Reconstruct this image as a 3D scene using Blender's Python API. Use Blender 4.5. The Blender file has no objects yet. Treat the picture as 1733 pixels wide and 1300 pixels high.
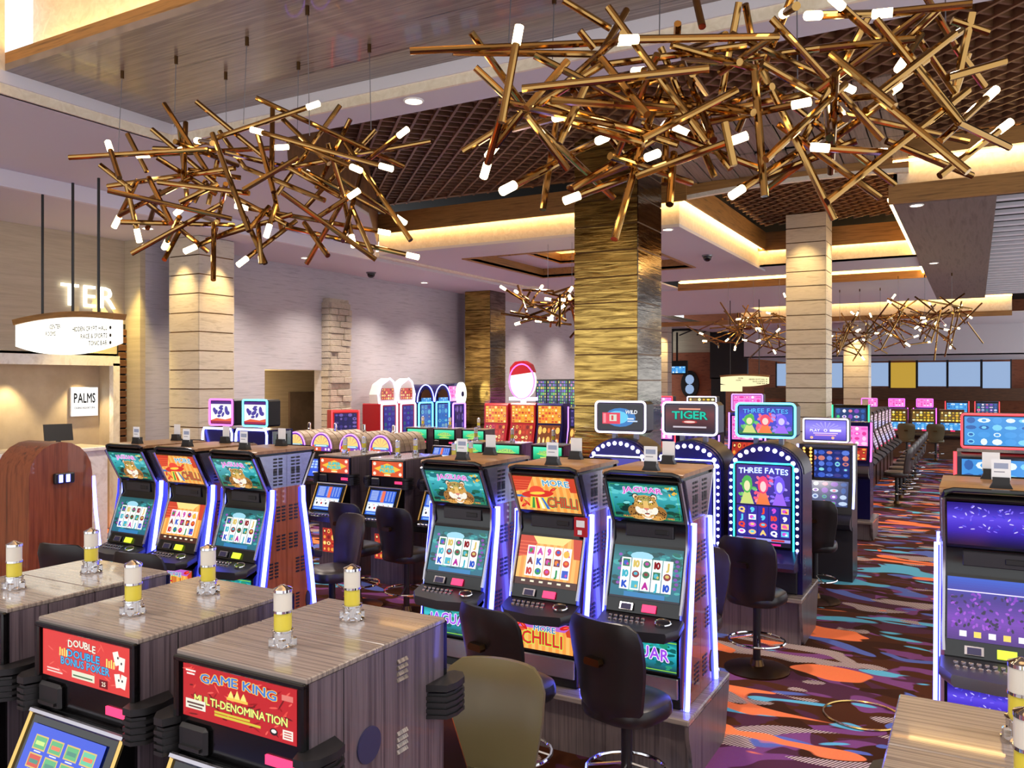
import bpy, math, random
from mathutils import Vector, Matrix

# ------------------------------------------------------------------ scene, camera, world, exposure
sc = bpy.context.scene
COL = sc.collection
F, U0, V0, CAMZ = 1400.0, 866.5, 645.0, 2.45
YAW = math.atan(784.0 / F)
FX, FY = -math.sin(YAW), math.cos(YAW)
RX, RY = math.cos(YAW), math.sin(YAW)
cam = bpy.data.cameras.new('camera')
cam.sensor_width = 36.0
cam.lens = 36.0 * F / 1733.0
cam.shift_y = -5.0 / 1733.0
cam.clip_end = 200
camo = bpy.data.objects.new('camera', cam)
COL.objects.link(camo)
camo.location = (0, 0, CAMZ)
camo.rotation_euler = (math.pi / 2, 0, YAW)
sc.camera = camo
vs = sc.view_settings
vs.view_transform = 'Standard'
vs.look = 'None'
vs.gamma = 1.0
vs.use_curve_mapping = False
vs.exposure = 0.5
sc.cycles.max_bounces = 6
sc.cycles.diffuse_bounces = 4
sc.cycles.glossy_bounces = 3
sc.cycles.caustics_reflective = False
sc.cycles.caustics_refractive = False
sc.cycles.adaptive_threshold = 0.03
w = bpy.data.worlds.new('world')
sc.world = w
w.use_nodes = True
w.node_tree.nodes['Background'].inputs['Color'].default_value = (0.95, 0.97, 1.0, 1)
w.node_tree.nodes['Background'].inputs['Strength'].default_value = 1.15


def lin(c):
    def f(v):
        v = v / 255.0
        return v / 12.92 if v <= 0.04045 else ((v + 0.055) / 1.055) ** 2.4
    return tuple(f(v) for v in c)


def light(name, kind, loc, power, col=(255, 214, 160), size=0.15, rot=(0, 0, 0), spot=None, blend=0.6, sy=None):
    d = bpy.data.lights.new(name, kind)
    d.energy = power
    d.color = lin(col)
    if kind == 'AREA':
        d.size = size
        if sy:
            d.shape = 'RECTANGLE'
            d.size_y = sy
    else:
        d.shadow_soft_size = size
    if kind == 'SPOT':
        d.spot_size = spot or math.radians(90)
        d.spot_blend = blend
    o = bpy.data.objects.new(name, d)
    COL.objects.link(o)
    o.location = loc
    o.rotation_euler = rot
    return o


# lamps of the room: wide recessed ceiling fittings over the gaming floor (light points straight down)
for k, (lx, ly, lz, pw) in enumerate([
        (-1.0, 1.2, 4.95, 62), (-4.2, 1.2, 4.95, 62), (-7.6, 1.6, 4.9, 55), (2.2, 2.6, 4.95, 55),
        (-2.6, 6.17, 4.94, 70), (-5.6, 6.17, 4.94, 60), (-8.9, 7.2, 4.94, 70), (-0.2, 6.17, 4.94, 60),
        (-9.2, 10.6, 4.94, 70), (-6.9, 13.3, 4.85, 80), (-4.6, 14.5, 4.85, 60), (-9.5, 16.0, 4.85, 70),
        (-0.4, 14.0, 4.85, 70), (-0.4, 19.0, 4.85, 70), (-3.4, 19.4, 4.9, 80), (-8.0, 20.0, 4.85, 90),
        (-4.5, 25.0, 4.85, 110), (-9.0, 27.0, 4.75, 110), (-1.5, 33.0, 4.5, 120), (-6.0, 33.0, 4.5, 110)]):
    light('downlight_glow', 'SPOT', (lx, ly, lz), pw * 3.6, (255, 240, 226), 0.10, spot=math.radians(135), blend=0.9)


for ly in (10.6, 12.6, 14.8, 16.8, 19.6, 22.0, 24.5, 27.0, 30.0, 33.0):   # wall washers in the low ceiling
    light('wall_washer', 'SPOT', (-11.15, ly, 4.76), 400, (255, 238, 222), 0.06, rot=(0, math.radians(-14), 0), spot=math.radians(125), blend=1.0)


def P(u, v, z=None, d=None, X=None, Y=None):
    """a point of the place from where the photograph shows it, given its height, distance or plane"""
    a = (u - U0) / F
    if z is not None:
        d = (CAMZ - z) * F / (v - V0)
    elif X is not None:
        d = X / (FX + a * RX)
    elif Y is not None:
        d = Y / (FY + a * RY)
    r = a * d
    return Vector((FX * d + RX * r, FY * d + RY * r, CAMZ - (v - V0) / F * d))


# ------------------------------------------------------------------ materials
MATS = {}


def nodes(name):
    m = bpy.data.materials.new(name)
    m.use_nodes = True
    nt = m.node_tree
    b = nt.nodes['Principled BSDF']
    MATS[name] = m
    return m, nt, b


def pbr(name, c, rough=0.5, metal=0.0, coat=0.0, spec=0.5):
    m, nt, b = nodes(name)
    b.inputs['Base Color'].default_value = (*lin(c), 1)
    b.inputs['Roughness'].default_value = rough
    b.inputs['Metallic'].default_value = metal
    b.inputs['Coat Weight'].default_value = coat
    b.inputs['Coat Roughness'].default_value = 0.08
    b.inputs['Specular IOR Level'].default_value = spec
    return m


def emis(name, c, s):
    m, nt, b = nodes(name)
    b.inputs['Base Color'].default_value = (0.02, 0.02, 0.02, 1)
    b.inputs['Emission Color'].default_value = (*lin(c), 1)
    b.inputs['Emission Strength'].default_value = s
    if s < 2 or 'bulb' in name or 'lens' in name or name in ('neon_pink', 'neon_teal', 'neon_white', 'neon_red', 'neon_green', 'neon_cyan', 'neon_violet'):
        m.cycles.emission_sampling = 'NONE'
    return m


def streak(name, cols, scale, rough=0.5, metal=0.0, bump=0.0, detail=4.0, coat=0.0, dist=0.0, coord='Object', lo=0.3, hi=0.7):
    """grain: stretched noise through a colour ramp; scale is per axis"""
    m, nt, b = nodes(name)
    N, L = nt.nodes, nt.links
    tc = N.new('ShaderNodeTexCoord')
    mp = N.new('ShaderNodeMapping')
    mp.inputs['Scale'].default_value = scale
    nz = N.new('ShaderNodeTexNoise')
    nz.inputs['Scale'].default_value = 1.0
    nz.inputs['Detail'].default_value = detail
    nz.inputs['Roughness'].default_value = 0.62
    nz.inputs['Distortion'].default_value = dist
    rp = N.new('ShaderNodeValToRGB')
    e = rp.color_ramp.elements
    for k, c in enumerate(cols):
        p = lo + (hi - lo) * k / (len(cols) - 1)
        if k < 2:
            e[k].position = p
            el = e[k]
        else:
            el = e.new(p)
        el.color = (*lin(c), 1)
    L.new(tc.outputs[coord], mp.inputs['Vector'])
    L.new(mp.outputs['Vector'], nz.inputs['Vector'])
    L.new(nz.outputs['Fac'], rp.inputs['Fac'])
    L.new(rp.outputs['Color'], b.inputs['Base Color'])
    b.inputs['Roughness'].default_value = rough
    b.inputs['Metallic'].default_value = metal
    b.inputs['Coat Weight'].default_value = coat
    if bump:
        bp = N.new('ShaderNodeBump')
        bp.inputs['Strength'].default_value = bump
        bp.inputs['Distance'].default_value = 0.02
        L.new(nz.outputs['Fac'], bp.inputs['Height'])
        L.new(bp.outputs['Normal'], b.inputs['Normal'])
    return m


streak('wood_ceiling', [(66, 54, 46), (146, 130, 118), (116, 102, 92), (168, 154, 142)], (0.55, 17, 1), 0.24, coat=0.3, lo=0.3, hi=0.72)
streak('wood_gold', [(112, 76, 38), (176, 126, 66), (140, 98, 50)], (1.2, 1.2, 22), 0.45)
streak('wood_gold_y', [(112, 76, 38), (176, 126, 66), (140, 98, 50)], (14, 0.7, 22), 0.45)
streak('cream_panel', [(226, 210, 182), (246, 234, 210)], (9, 9, 9), 0.6, dist=1.5)
pbr('white_plaster', (222, 218, 224), 0.75)
pbr('lavender_plaster', (208, 203, 207), 0.75)
streak('wall_paper', [(160, 156, 162), (188, 184, 190), (174, 169, 175)], (1, 1.4, 26), 0.7)
streak('wall_grey', [(150, 143, 146), (172, 164, 166)], (1, 1.4, 22), 0.7)
streak('wall_warm', [(176, 162, 138), (196, 182, 156)], (1, 1.4, 22), 0.7)
streak('wall_beige', [(188, 170, 142), (204, 188, 160)], (3, 3, 3), 0.7)
streak('lattice_wood', [(84, 54, 34), (132, 92, 60)], (6, 6, 3), 0.5)
pbr('dark_void', (22, 14, 10), 0.8)
streak('plank_grey', [(96, 80, 64), (150, 132, 112), (120, 102, 84)], (18, 0.8, 4), 0.45)
streak('soffit_wood', [(96, 82, 72), (128, 112, 100), (110, 96, 84)], (14, 0.8, 1), 0.5)
streak('stone_panel', [(178, 168, 150), (206, 197, 180), (192, 182, 164)], (2.2, 2.2, 16), 0.55, dist=1.0)
streak('stacked_stone', [(150, 138, 122), (196, 184, 166), (172, 160, 142)], (5, 5, 9), 0.85, bump=0.6)
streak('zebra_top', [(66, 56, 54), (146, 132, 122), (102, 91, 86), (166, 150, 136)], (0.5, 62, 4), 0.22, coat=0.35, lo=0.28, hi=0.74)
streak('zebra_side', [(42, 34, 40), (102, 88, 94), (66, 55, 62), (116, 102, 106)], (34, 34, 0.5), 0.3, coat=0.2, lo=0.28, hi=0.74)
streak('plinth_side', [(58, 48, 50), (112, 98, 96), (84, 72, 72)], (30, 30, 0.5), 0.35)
streak('cherry_wood', [(96, 44, 24), (150, 80, 48), (122, 60, 34)], (16, 16, 0.9), 0.25, coat=0.5)
streak('oak_board', [(118, 82, 52), (160, 118, 78)], (2, 30, 2), 0.3)
streak('marble', [(214, 204, 190), (240, 234, 224), (228, 220, 208)], (2.2, 2.2, 2.2), 0.12, dist=3.0)
streak('brown_slat', [(76, 46, 24), (110, 70, 38)], (3, 3, 20), 0.5)
streak('bar_brick', [(110, 56, 34), (152, 84, 52), (128, 68, 42)], (2, 2, 9), 0.7)
pbr('black_gloss', (9, 8, 9), 0.18, coat=0.15)
pbr('black_satin', (20, 18, 19), 0.4)
pbr('leather_black', (24, 18, 17), 0.36)
pbr('leather_olive', (96, 86, 58), 0.30)
pbr('leather_brown', (44, 34, 32), 0.34)
pbr('charcoal', (36, 33, 38), 0.35)
pbr('indigo_body', (38, 34, 92), 0.22, metal=0.6)
pbr('silver', (176, 172, 180), 0.22, metal=0.9)
pbr('chrome', (222, 222, 226), 0.08, metal=1.0)
pbr('gold_trim', (212, 176, 104), 0.2, metal=1.0)
pbr('brass', (166, 128, 74), 0.10, metal=1.0)
pbr('bronze_dark', (92, 66, 40), 0.3, metal=1.0)
pbr('steel_grey', (120, 118, 124), 0.3, metal=0.8)
pbr('white_paint', (232, 228, 222), 0.5)
pbr('candle_white', (206, 198, 186), 0.35)
pbr('candle_yellow', (206, 188, 62), 0.3)
pbr('blue_steel', (58, 56, 90), 0.4, metal=0.4)
pbr('red_plastic', (170, 26, 34), 0.3)
streak('mirror_grey', [(84, 76, 66), (150, 142, 130)], (2.2, 2.2, 20), 0.07, metal=1.0, bump=0.12)
pbr('glass_dark', (14, 16, 22), 0.05, coat=0.6)
pbr('ivory_card', (228, 226, 226), 0.5)
emis('neon_blue', (92, 102, 255), 10.0)
emis('glow_blue', (34, 40, 255), 2.6)  # emissive colour standing in for the blue glow around the side strips
emis('neon_ice', (150, 160, 255), 6.0)
emis('neon_violet', (158, 96, 255), 4.0)
emis('neon_pink', (240, 80, 220), 3.2)
emis('neon_teal', (40, 220, 210), 3.0)
emis('neon_white', (226, 216, 255), 2.4)
emis('neon_red', (255, 50, 58), 2.6)
emis('neon_green', (40, 230, 120), 2.6)
emis('neon_cyan', (80, 190, 255), 3.6)
emis('bulb_white', (222, 222, 255), 6.0)
emis('lamp_warm', (255, 226, 172), 9.0)
emis('cove_led', (255, 208, 130), 17.0)
emis('downlight_lens', (255, 236, 206), 9.0)
emis('sign_white', (255, 250, 232), 1.5)
emis('sign_cream', (240, 228, 176), 0.9)
emis('letter_light', (255, 252, 236), 2.2)
emis('led_red', (255, 44, 96), 1.6)
emis('led_green', (196, 226, 40), 1.3)
emis('window_sky', (150, 176, 214), 0.7)
emis('bulb_gold', (255, 176, 84), 1.8)
emis('window_gold', (214, 172, 60), 0.55)

# screens: printed colours glow
m, nt, b = nodes('screen_art')
at = nt.nodes.new('ShaderNodeAttribute')
at.attribute_name = 'Col'
b.inputs['Base Color'].default_value = (0.01, 0.01, 0.01, 1)
b.inputs['Roughness'].default_value = 0.15
nt.links.new(at.outputs['Color'], b.inputs['Emission Color'])
b.inputs['Emission Strength'].default_value = 0.86
m.cycles.emission_sampling = 'NONE'
m, nt, b = nodes('print_art')
at = nt.nodes.new('ShaderNodeAttribute')
at.attribute_name = 'Col'
nt.links.new(at.outputs['Color'], b.inputs['Base Color'])
b.inputs['Roughness'].default_value = 0.4

# bronze mirror stone of the pillars
m, nt, b = nodes('bronze_mirror')
N, L = nt.nodes, nt.links
tc = N.new('ShaderNodeTexCoord')
mp = N.new('ShaderNodeMapping')
mp.inputs['Scale'].default_value = (2.2, 2.2, 24)
nz = N.new('ShaderNodeTexNoise')
nz.inputs['Scale'].default_value = 1.0
nz.inputs['Detail'].default_value = 6
nz.inputs['Distortion'].default_value = 0.8
rp = N.new('ShaderNodeValToRGB')
rp.color_ramp.elements[0].position = 0.34
rp.color_ramp.elements[0].color = (*lin((112, 84, 36)), 1)
rp.color_ramp.elements[1].position = 0.66
rp.color_ramp.elements[1].color = (*lin((214, 178, 96)), 1)
L.new(tc.outputs['Object'], mp.inputs['Vector'])
L.new(mp.outputs['Vector'], nz.inputs['Vector'])
L.new(nz.outputs['Fac'], rp.inputs['Fac'])
L.new(rp.outputs['Color'], b.inputs['Base Color'])
b.inputs['Metallic'].default_value = 0.85
b.inputs['Roughness'].default_value = 0.10
bp = N.new('ShaderNodeBump')
bp.inputs['Strength'].default_value = 0.22
bp.inputs['Distance'].default_value = 0.012
L.new(nz.outputs['Fac'], bp.inputs['Height'])
L.new(bp.outputs['Normal'], b.inputs['Normal'])

# carpet: layered camouflage blobs
m, nt, b = nodes('carpet')
N, L = nt.nodes, nt.links
tc = N.new('ShaderNodeTexCoord')


def blob_mask(scale, seed, thr, soft=0.012, dist=1.6, detail=1.2):
    mp = N.new('ShaderNodeMapping')
    mp.inputs['Scale'].default_value = scale
    mp.inputs['Location'].default_value = (seed * 7.31, seed * 3.17, seed * 1.7)
    nz = N.new('ShaderNodeTexNoise')
    nz.inputs['Scale'].default_value = 1.0
    nz.inputs['Detail'].default_value = detail
    nz.inputs['Distortion'].default_value = dist
    mr = N.new('ShaderNodeMapRange')
    mr.inputs['From Min'].default_value = thr
    mr.inputs['From Max'].default_value = thr + soft
    L.new(tc.outputs['Object'], mp.inputs['Vector'])
    L.new(mp.outputs['Vector'], nz.inputs['Vector'])
    L.new(nz.outputs['Fac'], mr.inputs['Value'])
    return mr.outputs['Result']


def over(prev, mask, c):
    mx = N.new('ShaderNodeMix')
    mx.data_type = 'RGBA'
    L.new(mask, mx.inputs['Factor'])
    if isinstance(prev, tuple):
        mx.inputs['A'].default_value = (*lin(prev), 1)
    else:
        L.new(prev, mx.inputs['A'])
    if isinstance(c, tuple):
        mx.inputs['B'].default_value = (*lin(c), 1)
    else:
        L.new(c, mx.inputs['B'])
    return mx.outputs['Result']


wv = N.new('ShaderNodeTexWave')
wv.inputs['Scale'].default_value = 16
wv.inputs['Distortion'].default_value = 0.0
mpw = N.new('ShaderNodeMapping')
mpw.inputs['Rotation'].default_value = (0, 0, 0.5)
L.new(tc.outputs['Object'], mpw.inputs['Vector'])
L.new(mpw.outputs['Vector'], wv.inputs['Vector'])
rw = N.new('ShaderNodeValToRGB')
rw.color_ramp.elements[0].position = 0.3
rw.color_ramp.elements[0].color = (*lin((70, 46, 44)), 1)
rw.color_ramp.elements[1].position = 0.5
rw.color_ramp.elements[1].color = (*lin((204, 180, 172)), 1)
L.new(wv.outputs['Color'], rw.inputs['Fac'])
c = over((76, 40, 22), blob_mask((0.95, 1.7, 1), 1, 0.50), (80, 42, 60))
c = over(c, blob_mask((1.1, 1.9, 1), 9, 0.555), (122, 68, 118))
c = over(c, blob_mask((1.0, 1.8, 1), 2, 0.56), (60, 32, 18))
c = over(c, blob_mask((0.75, 1.5, 1), 3, 0.595), (90, 104, 172))
c = over(c, blob_mask((0.75, 1.7, 1), 4, 0.64), (96, 176, 204))
c = over(c, blob_mask((0.7, 1.5, 1), 5, 0.61), rw.outputs['Color'])
c = over(c, blob_mask((0.75, 1.6, 1), 6, 0.622), (248, 126, 76))
fz = N.new('ShaderNodeTexNoise')
fz.inputs['Scale'].default_value = 160
L.new(tc.outputs['Object'], fz.inputs['Vector'])
mxf = N.new('ShaderNodeMix')
mxf.data_type = 'RGBA'
mxf.blend_type = 'OVERLAY'
mxf.inputs['Factor'].default_value = 0.35
L.new(c, mxf.inputs['A'])
L.new(fz.outputs['Color'], mxf.inputs['B'])
L.new(mxf.outputs['Result'], b.inputs['Base Color'])
b.inputs['Roughness'].default_value = 0.95
b.inputs['Specular IOR Level'].default_value = 0.1


# ------------------------------------------------------------------ mesh building
class MB:
    def __init__(self):
        self.v, self.f = [], []

    def add(self, vs, fs):
        o = len(self.v)
        self.v += [tuple(p) for p in vs]
        self.f += [tuple(i + o for i in f) for f in fs]
        return self

    def box(self, x0, x1, y0, y1, z0, z1, c=0.0):
        if c <= 0:
            vs = [(x, y, z) for z in (z0, z1) for y in (y0, y1) for x in (x0, x1)]
            return self.add(vs, [(0, 2, 3, 1), (4, 5, 7, 6), (0, 1, 5, 4), (2, 6, 7, 3), (0, 4, 6, 2), (1, 3, 7, 5)])
        vs, ids = [], {}
        X, Y, Z = (x0, x1), (y0, y1), (z0, z1)
        for i in (0, 1):
            for j in (0, 1):
                for k in (0, 1):
                    s = (c if i == 0 else -c, c if j == 0 else -c, c if k == 0 else -c)
                    for ax in range(3):
                        p = [X[i] + s[0], Y[j] + s[1], Z[k] + s[2]]
                        p[ax] -= s[ax]
                        ids[(i, j, k, ax)] = len(vs)
                        vs.append(p)
        fs = []
        for ax in range(3):
            o1, o2 = [(1, 2), (2, 0), (0, 1)][ax]
            for s in (0, 1):
                q = []
                for a, bb in ((0, 0), (1, 0), (1, 1), (0, 1)):
                    t = [0, 0, 0]
                    t[ax], t[o1], t[o2] = s, a, bb
                    q.append(ids[(*t, ax)])
                fs.append(tuple(q if s else q[::-1]))
        for ax in range(3):
            o1, o2 = [(1, 2), (2, 0), (0, 1)][ax]
            for a in (0, 1):
                for bb in (0, 1):
                    t0, t1 = [0, 0, 0], [0, 0, 0]
                    t0[o1] = t1[o1] = a
                    t0[o2] = t1[o2] = bb
                    t1[ax] = 1
                    q = [ids[(*t0, o1)], ids[(*t1, o1)], ids[(*t1, o2)], ids[(*t0, o2)]]
                    fs.append(tuple(q if (a ^ bb) else q[::-1]))
        for i in (0, 1):
            for j in (0, 1):
                for k in (0, 1):
                    q = [ids[(i, j, k, a)] for a in range(3)]
                    fs.append(tuple(q if (i + j + k) % 2 else q[::-1]))
        return self.add(vs, fs)

    def prism(self, prof, a0, a1, axis='x'):
        """profile of (p,q) pairs swept along an axis: x -> (y,z), y -> (x,z), z -> (x,y)"""
        n = len(prof)

        def pt(a, p):
            return {'x': (a, p[0], p[1]), 'y': (p[0], a, p[1]), 'z': (p[0], p[1], a)}[axis]
        vs = [pt(a0, p) for p in prof] + [pt(a1, p) for p in prof]
        fs = [tuple(range(n))[::-1], tuple(range(n, 2 * n))]
        fs += [(i, (i + 1) % n, n + (i + 1) % n, n + i) for i in range(n)]
        return self.add(vs, fs)

    def tube(self, path, r, n=8, closed=False, caps=True):
        path = [Vector(p) for p in path]
        m = len(path)
        rs = r if isinstance(r, (list, tuple)) else [r] * m
        vs, fs = [], []
        up = None
        for i, p in enumerate(path):
            a = path[(i - 1) % m] if (closed or i > 0) else p
            bb = path[(i + 1) % m] if (closed or i < m - 1) else p
            t = (bb - a).normalized()
            if up is None:
                up = Vector((0, 0, 1)) if abs(t.z) < 0.9 else Vector((1, 0, 0))
            s = t.cross(up)
            if s.length < 1e-4:
                s = t.orthogonal()
            s.normalize()
            up = s.cross(t).normalized()
            for k in range(n):
                an = 2 * math.pi * k / n
                vs.append(p + (s * math.cos(an) + up * math.sin(an)) * rs[i])
        for i in range(m if closed else m - 1):
            for k in range(n):
                a, bb = i * n, ((i + 1) % m) * n
                fs.append((a + k, bb + k, bb + (k + 1) % n, a + (k + 1) % n))
        if caps and not closed:
            fs.append(tuple(range(n)))
            fs.append(tuple(range((m - 1) * n, m * n))[::-1])
        return self.add(vs, fs)

    def lathe(self, prof, n=16, cx=0, cy=0, cz=0, sx=1.0):
        vs, fs = [], []
        m = len(prof)
        for (r, z) in prof:
            for k in range(n):
                an = 2 * math.pi * k / n
                vs.append((cx + r * math.cos(an) * sx, cy + r * math.sin(an), cz + z))
        for i in range(m - 1):
            for k in range(n):
                fs.append((i * n + k, i * n + (k + 1) % n, (i + 1) * n + (k + 1) % n, (i + 1) * n + k))
        fs.append(tuple(range(n))[::-1])
        fs.append(tuple(range((m - 1) * n, m * n)))
        return self.add(vs, fs)

    def ball(self, c, r, n=8, m=5, s=(1, 1, 1)):
        prof = [(max(1e-4, r * math.sin(math.pi * i / m)), -r * math.cos(math.pi * i / m)) for i in range(m + 1)]
        k = len(self.v)
        self.lathe(prof, n)
        self.v[k:] = [(c[0] + x * s[0], c[1] + y * s[1], c[2] + z * s[2]) for x, y, z in self.v[k:]]
        return self

    def grid(self, fn, nu, nv):
        vs = [fn(i / nu, j / nv) for j in range(nv + 1) for i in range(nu + 1)]
        fs = [(j * (nu + 1) + i, j * (nu + 1) + i + 1, (j + 1) * (nu + 1) + i + 1, (j + 1) * (nu + 1) + i)
              for j in range(nv) for i in range(nu)]
        return self.add(vs, fs)

    def mesh(self, name, mat, sharp=35):
        me = bpy.data.meshes.new(name)
        me.from_pydata(self.v, [], self.f)
        me.materials.append(MATS[mat])
        me.polygons.foreach_set('use_smooth', [True] * len(me.polygons))
        me.update()
        me.set_sharp_from_angle(angle=math.radians(sharp))
        return me


CACHE = {}
TINY = {'vent', 'side_vent', 'button', 'foot', 'spoke', 'print', 'acceptor', 'emblem', 'lock', 'seam'}   # too small in the photograph to pick apart


def link(name, me, parent=None, loc=None, rot=None, scale=None):
    o = bpy.data.objects.new(name, me)
    COL.objects.link(o)
    if parent is not None:
        o.parent = parent
    if loc is not None:
        o.location = loc
    if rot is not None:
        o.rotation_euler = rot
    if scale is not None:
        o.scale = scale
    return o


def part(parent, name, mb, mat, key=None, **kw):
    """one mesh object; alike pieces share their mesh through key (mb may be a function)"""
    if key is not None and (key, mat) in CACHE:
        me = CACHE[(key, mat)]
    else:
        b_ = mb() if callable(mb) else mb
        me = b_ if isinstance(b_, bpy.types.Mesh) else b_.mesh(name, mat)
        if key is not None:
            CACHE[(key, mat)] = me
    o = link(name, me, parent, **kw)
    if name in TINY:
        o['kind'] = 'stuff'
    return o


def tag(o, label, cat, group=None):
    o['label'] = label
    o['category'] = cat
    if group:
        o['group'] = group
    return o


def thing(name, label, cat, loc=(0, 0, 0), rz=0.0, group=None):
    o = bpy.data.objects.new(name, None)
    o.empty_display_size = 0.1
    COL.objects.link(o)
    o.location = loc
    o.rotation_euler = (0, 0, rz)
    return tag(o, label, cat, group)


def struct(name, mb, mat, parent=None, kind='structure'):
    o = part(parent, name, mb, mat)
    if parent is None:
        o['kind'] = kind
    return o


def box(*a, **k):
    return MB().box(*a, **k)


def rrect(w_, h_, r, n=4):
    """rounded rectangle outline centred on 0, as (a,b) pairs"""
    out = []
    for cx, cy, a0 in ((w_ / 2 - r, h_ / 2 - r, 0), (-w_ / 2 + r, h_ / 2 - r, 90), (-w_ / 2 + r, -h_ / 2 + r, 180), (w_ / 2 - r, -h_ / 2 + r, 270)):
        for k in range(n + 1):
            an = math.radians(a0 + 90 * k / n)
            out.append((cx + r * math.cos(an), cy + r * math.sin(an)))
    return out

# ------------------------------------------------------------------ the room: floor, walls
struct('floor', box(-14, 4, -3, 46, -0.1, 0), 'carpet')

DY0, DY1, DZ = 11.68, 13.28, 2.68
wall = struct('wall_left', MB().box(-12.25, -12.05, 9.03, DY0, 0, 4.8).box(-12.25, -12.05, DY1, 36, 0, 4.8)
              .box(-12.25, -12.05, DY0, DY1, DZ, 4.8), 'wall_paper')
struct('wall_left_recess', MB().box(-12.65, -12.45, -3, 4.6, 0, 4.8).box(-12.65, -12.45, 4.6, 9.03, 2.86, 4.8), 'wall_warm')
struct('wall_left_return', box(-12.45, -12.05, 8.93, 9.03, 0, 4.8), 'wall_warm')
# lit niche with marble surround
struct('wall_niche', MB().box(-12.95, -12.85, 4.6, 8.78, 0, 2.9).box(-12.85, -12.45, 8.74, 8.8, 0, 2.9)
       .box(-12.85, -12.45, 4.6, 8.74, 2.72, 2.9), 'wall_beige')
tr = struct('trim_portal', MB().box(-12.46, -12.36, 8.66, 8.78, 0, 2.74).box(-12.46, -12.36, 4.6, 8.78, 2.7, 2.86), 'marble')
sl = struct('trim_slat_panel', box(-12.46, -12.42, 8.79, 8.925, 0, 3.4), 'dark_void')
for k in range(26):
    z = 0.06 + k * 0.128
    part(sl, 'slat', lambda: box(-12.42, -12.38, 8.79, 8.925, -0.05, 0.05, c=0.006), 'brown_slat', key='portal_slat', loc=(0, 0, z))
light('niche_lamp', 'SPOT', (-12.6, 8.35, 2.68), 70, (255, 226, 170), 0.03, spot=math.radians(80))
light('niche_lamp', 'SPOT', (-12.6, 7.2, 2.68), 70, (255, 226, 170), 0.03, spot=math.radians(80))
light('return_lamp', 'SPOT', (-11.9, 8.62, 4.7), 420, (255, 224, 130), 0.04, rot=(math.radians(-6), math.radians(4), 0), spot=math.radians(60))

# doorway in the left wall
struct('wall_doorway', MB().box(-13.9, -13.8, DY0 - 0.6, 15.7, 0, DZ + 0.1).box(-13.8, -12.25, DY0 - 0.1, DY0, 0, DZ)
       .box(-13.8, -12.25, 15.6, 15.7, 0, DZ), 'wall_warm')
struct('ceiling_doorway', box(-13.9, -12.25, DY0, 15.7, DZ, DZ + 0.08), 'wall_beige')
d1 = struct('door_1', box(-13.8, -13.74, 14.1, 15.2, 0, 2.2), 'soffit_wood')
part(d1, 'handle', MB().tube([(-13.70, 14.9, 1.3), (-13.66, 14.9, 1.3), (-13.66, 14.9, 1.75), (-13.70, 14.9, 1.75)], 0.018), 'black_satin')
light('doorway_lamp', 'POINT', (-13.0, 12.6, 2.2), 22, (255, 226, 170), 0.1)

# stacked stone pier on the left wall
pier = struct('wall_pier', box(-12.05, -11.86, 13.32, 13.93, 0, 4.2), 'stacked_stone')
rs = random.Random(4)
for k in range(27):
    z = 0.62 + k * 0.132
    y = 13.3
    while y < 13.9:
        ln = min(rs.uniform(0.2, 0.42), 13.95 - y)
        if 13.95 - y - ln < 0.1:
            ln = 13.95 - y
        pr = rs.uniform(0.0, 0.05)
        part(pier, 'stone', lambda: box(-0.5, 0.5, -0.5, 0.5, -0.5, 0.5, c=0.06), 'stacked_stone', key='stone',
             loc=(-11.85 + pr / 2, y + ln / 2, z), scale=(0.05 + pr, ln - 0.012, 0.122))
        y += ln
    part(pier, 'stone', lambda: box(-0.5, 0.5, -0.5, 0.5, -0.5, 0.5, c=0.06), 'stacked_stone', key='stone',
         loc=(-11.95, 13.31 - rs.uniform(0, 0.02), z), scale=(0.2, 0.05, 0.122))

# ------------------------------------------------------------------ ceiling
struct('ceiling_wood', box(-7.5, 3.2, 4.2, 5.95, 5.2, 5.26), 'wood_ceiling')
cv = struct('trim_cove', box(-7.5, 3.2, 4.2, 4.24, 5.26, 5.36), 'wood_gold')
part(cv, 'light_strip', box(-7.4, 3.1, 4.29, 4.33, 5.30, 5.33), 'cove_led')
struct('ceiling_cove', MB().box(-7.5, 3.2, -2.0, 4.5, 5.95, 6.0).box(-7.5, 3.2, 4.45, 4.5, 5.26, 5.95).box(-7.55, -7.5, -2, 4.2, 5.2, 6.0), 'cream_panel')
struct('trim_fascia', MB().box(-7.55, 3.2, 5.95, 6.0, 5.09, 5.26).box(-7.55, -7.5, -2, 5.95, 5.09, 5.2), 'white_plaster')
struct('trim_fascia_lower', MB().box(-7.58, 3.2, 5.97, 6.0, 5.0, 5.09).box(-7.58, -7.52, -2, 5.97, 5.0, 5.09), 'cream_panel')
OPEN = [(3.2, 6.4), (-6.3, 6.4), (-7.1, 7.25), (-8.2, 10.1), (-10.0, 12.6)]
struct('ceiling_soffit', MB().box(-7.5, 3.2, 6.0, 6.4, 5.0, 5.06)
       .prism([(-10.2, -2), (-7.55, -2), (-7.55, 6.0), (-7.5, 6.4), (-6.3, 6.4), (-7.1, 7.25), (-8.2, 10.1), (-10.0, 12.6), (-10.2, 12.75)], 5.0, 5.06, 'z'), 'lavender_plaster')
mb = MB()
for (a, b_) in zip(OPEN[:-1], OPEN[1:]):
    mb.add([(a[0], a[1], 5.05), (b_[0], b_[1], 5.05), (b_[0], b_[1], 6.0), (a[0], a[1], 6.0)], [(0, 1, 2, 3)])
struct('wall_recess', mb, 'lattice_wood')
struct('ceiling_void', box(-14.2, 6, 6.3, 46, 6.25, 6.3), 'dark_void')
struct('trim_step', box(-10.26, -10.18, -3, 12.75, 4.79, 4.999), 'white_plaster')
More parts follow.
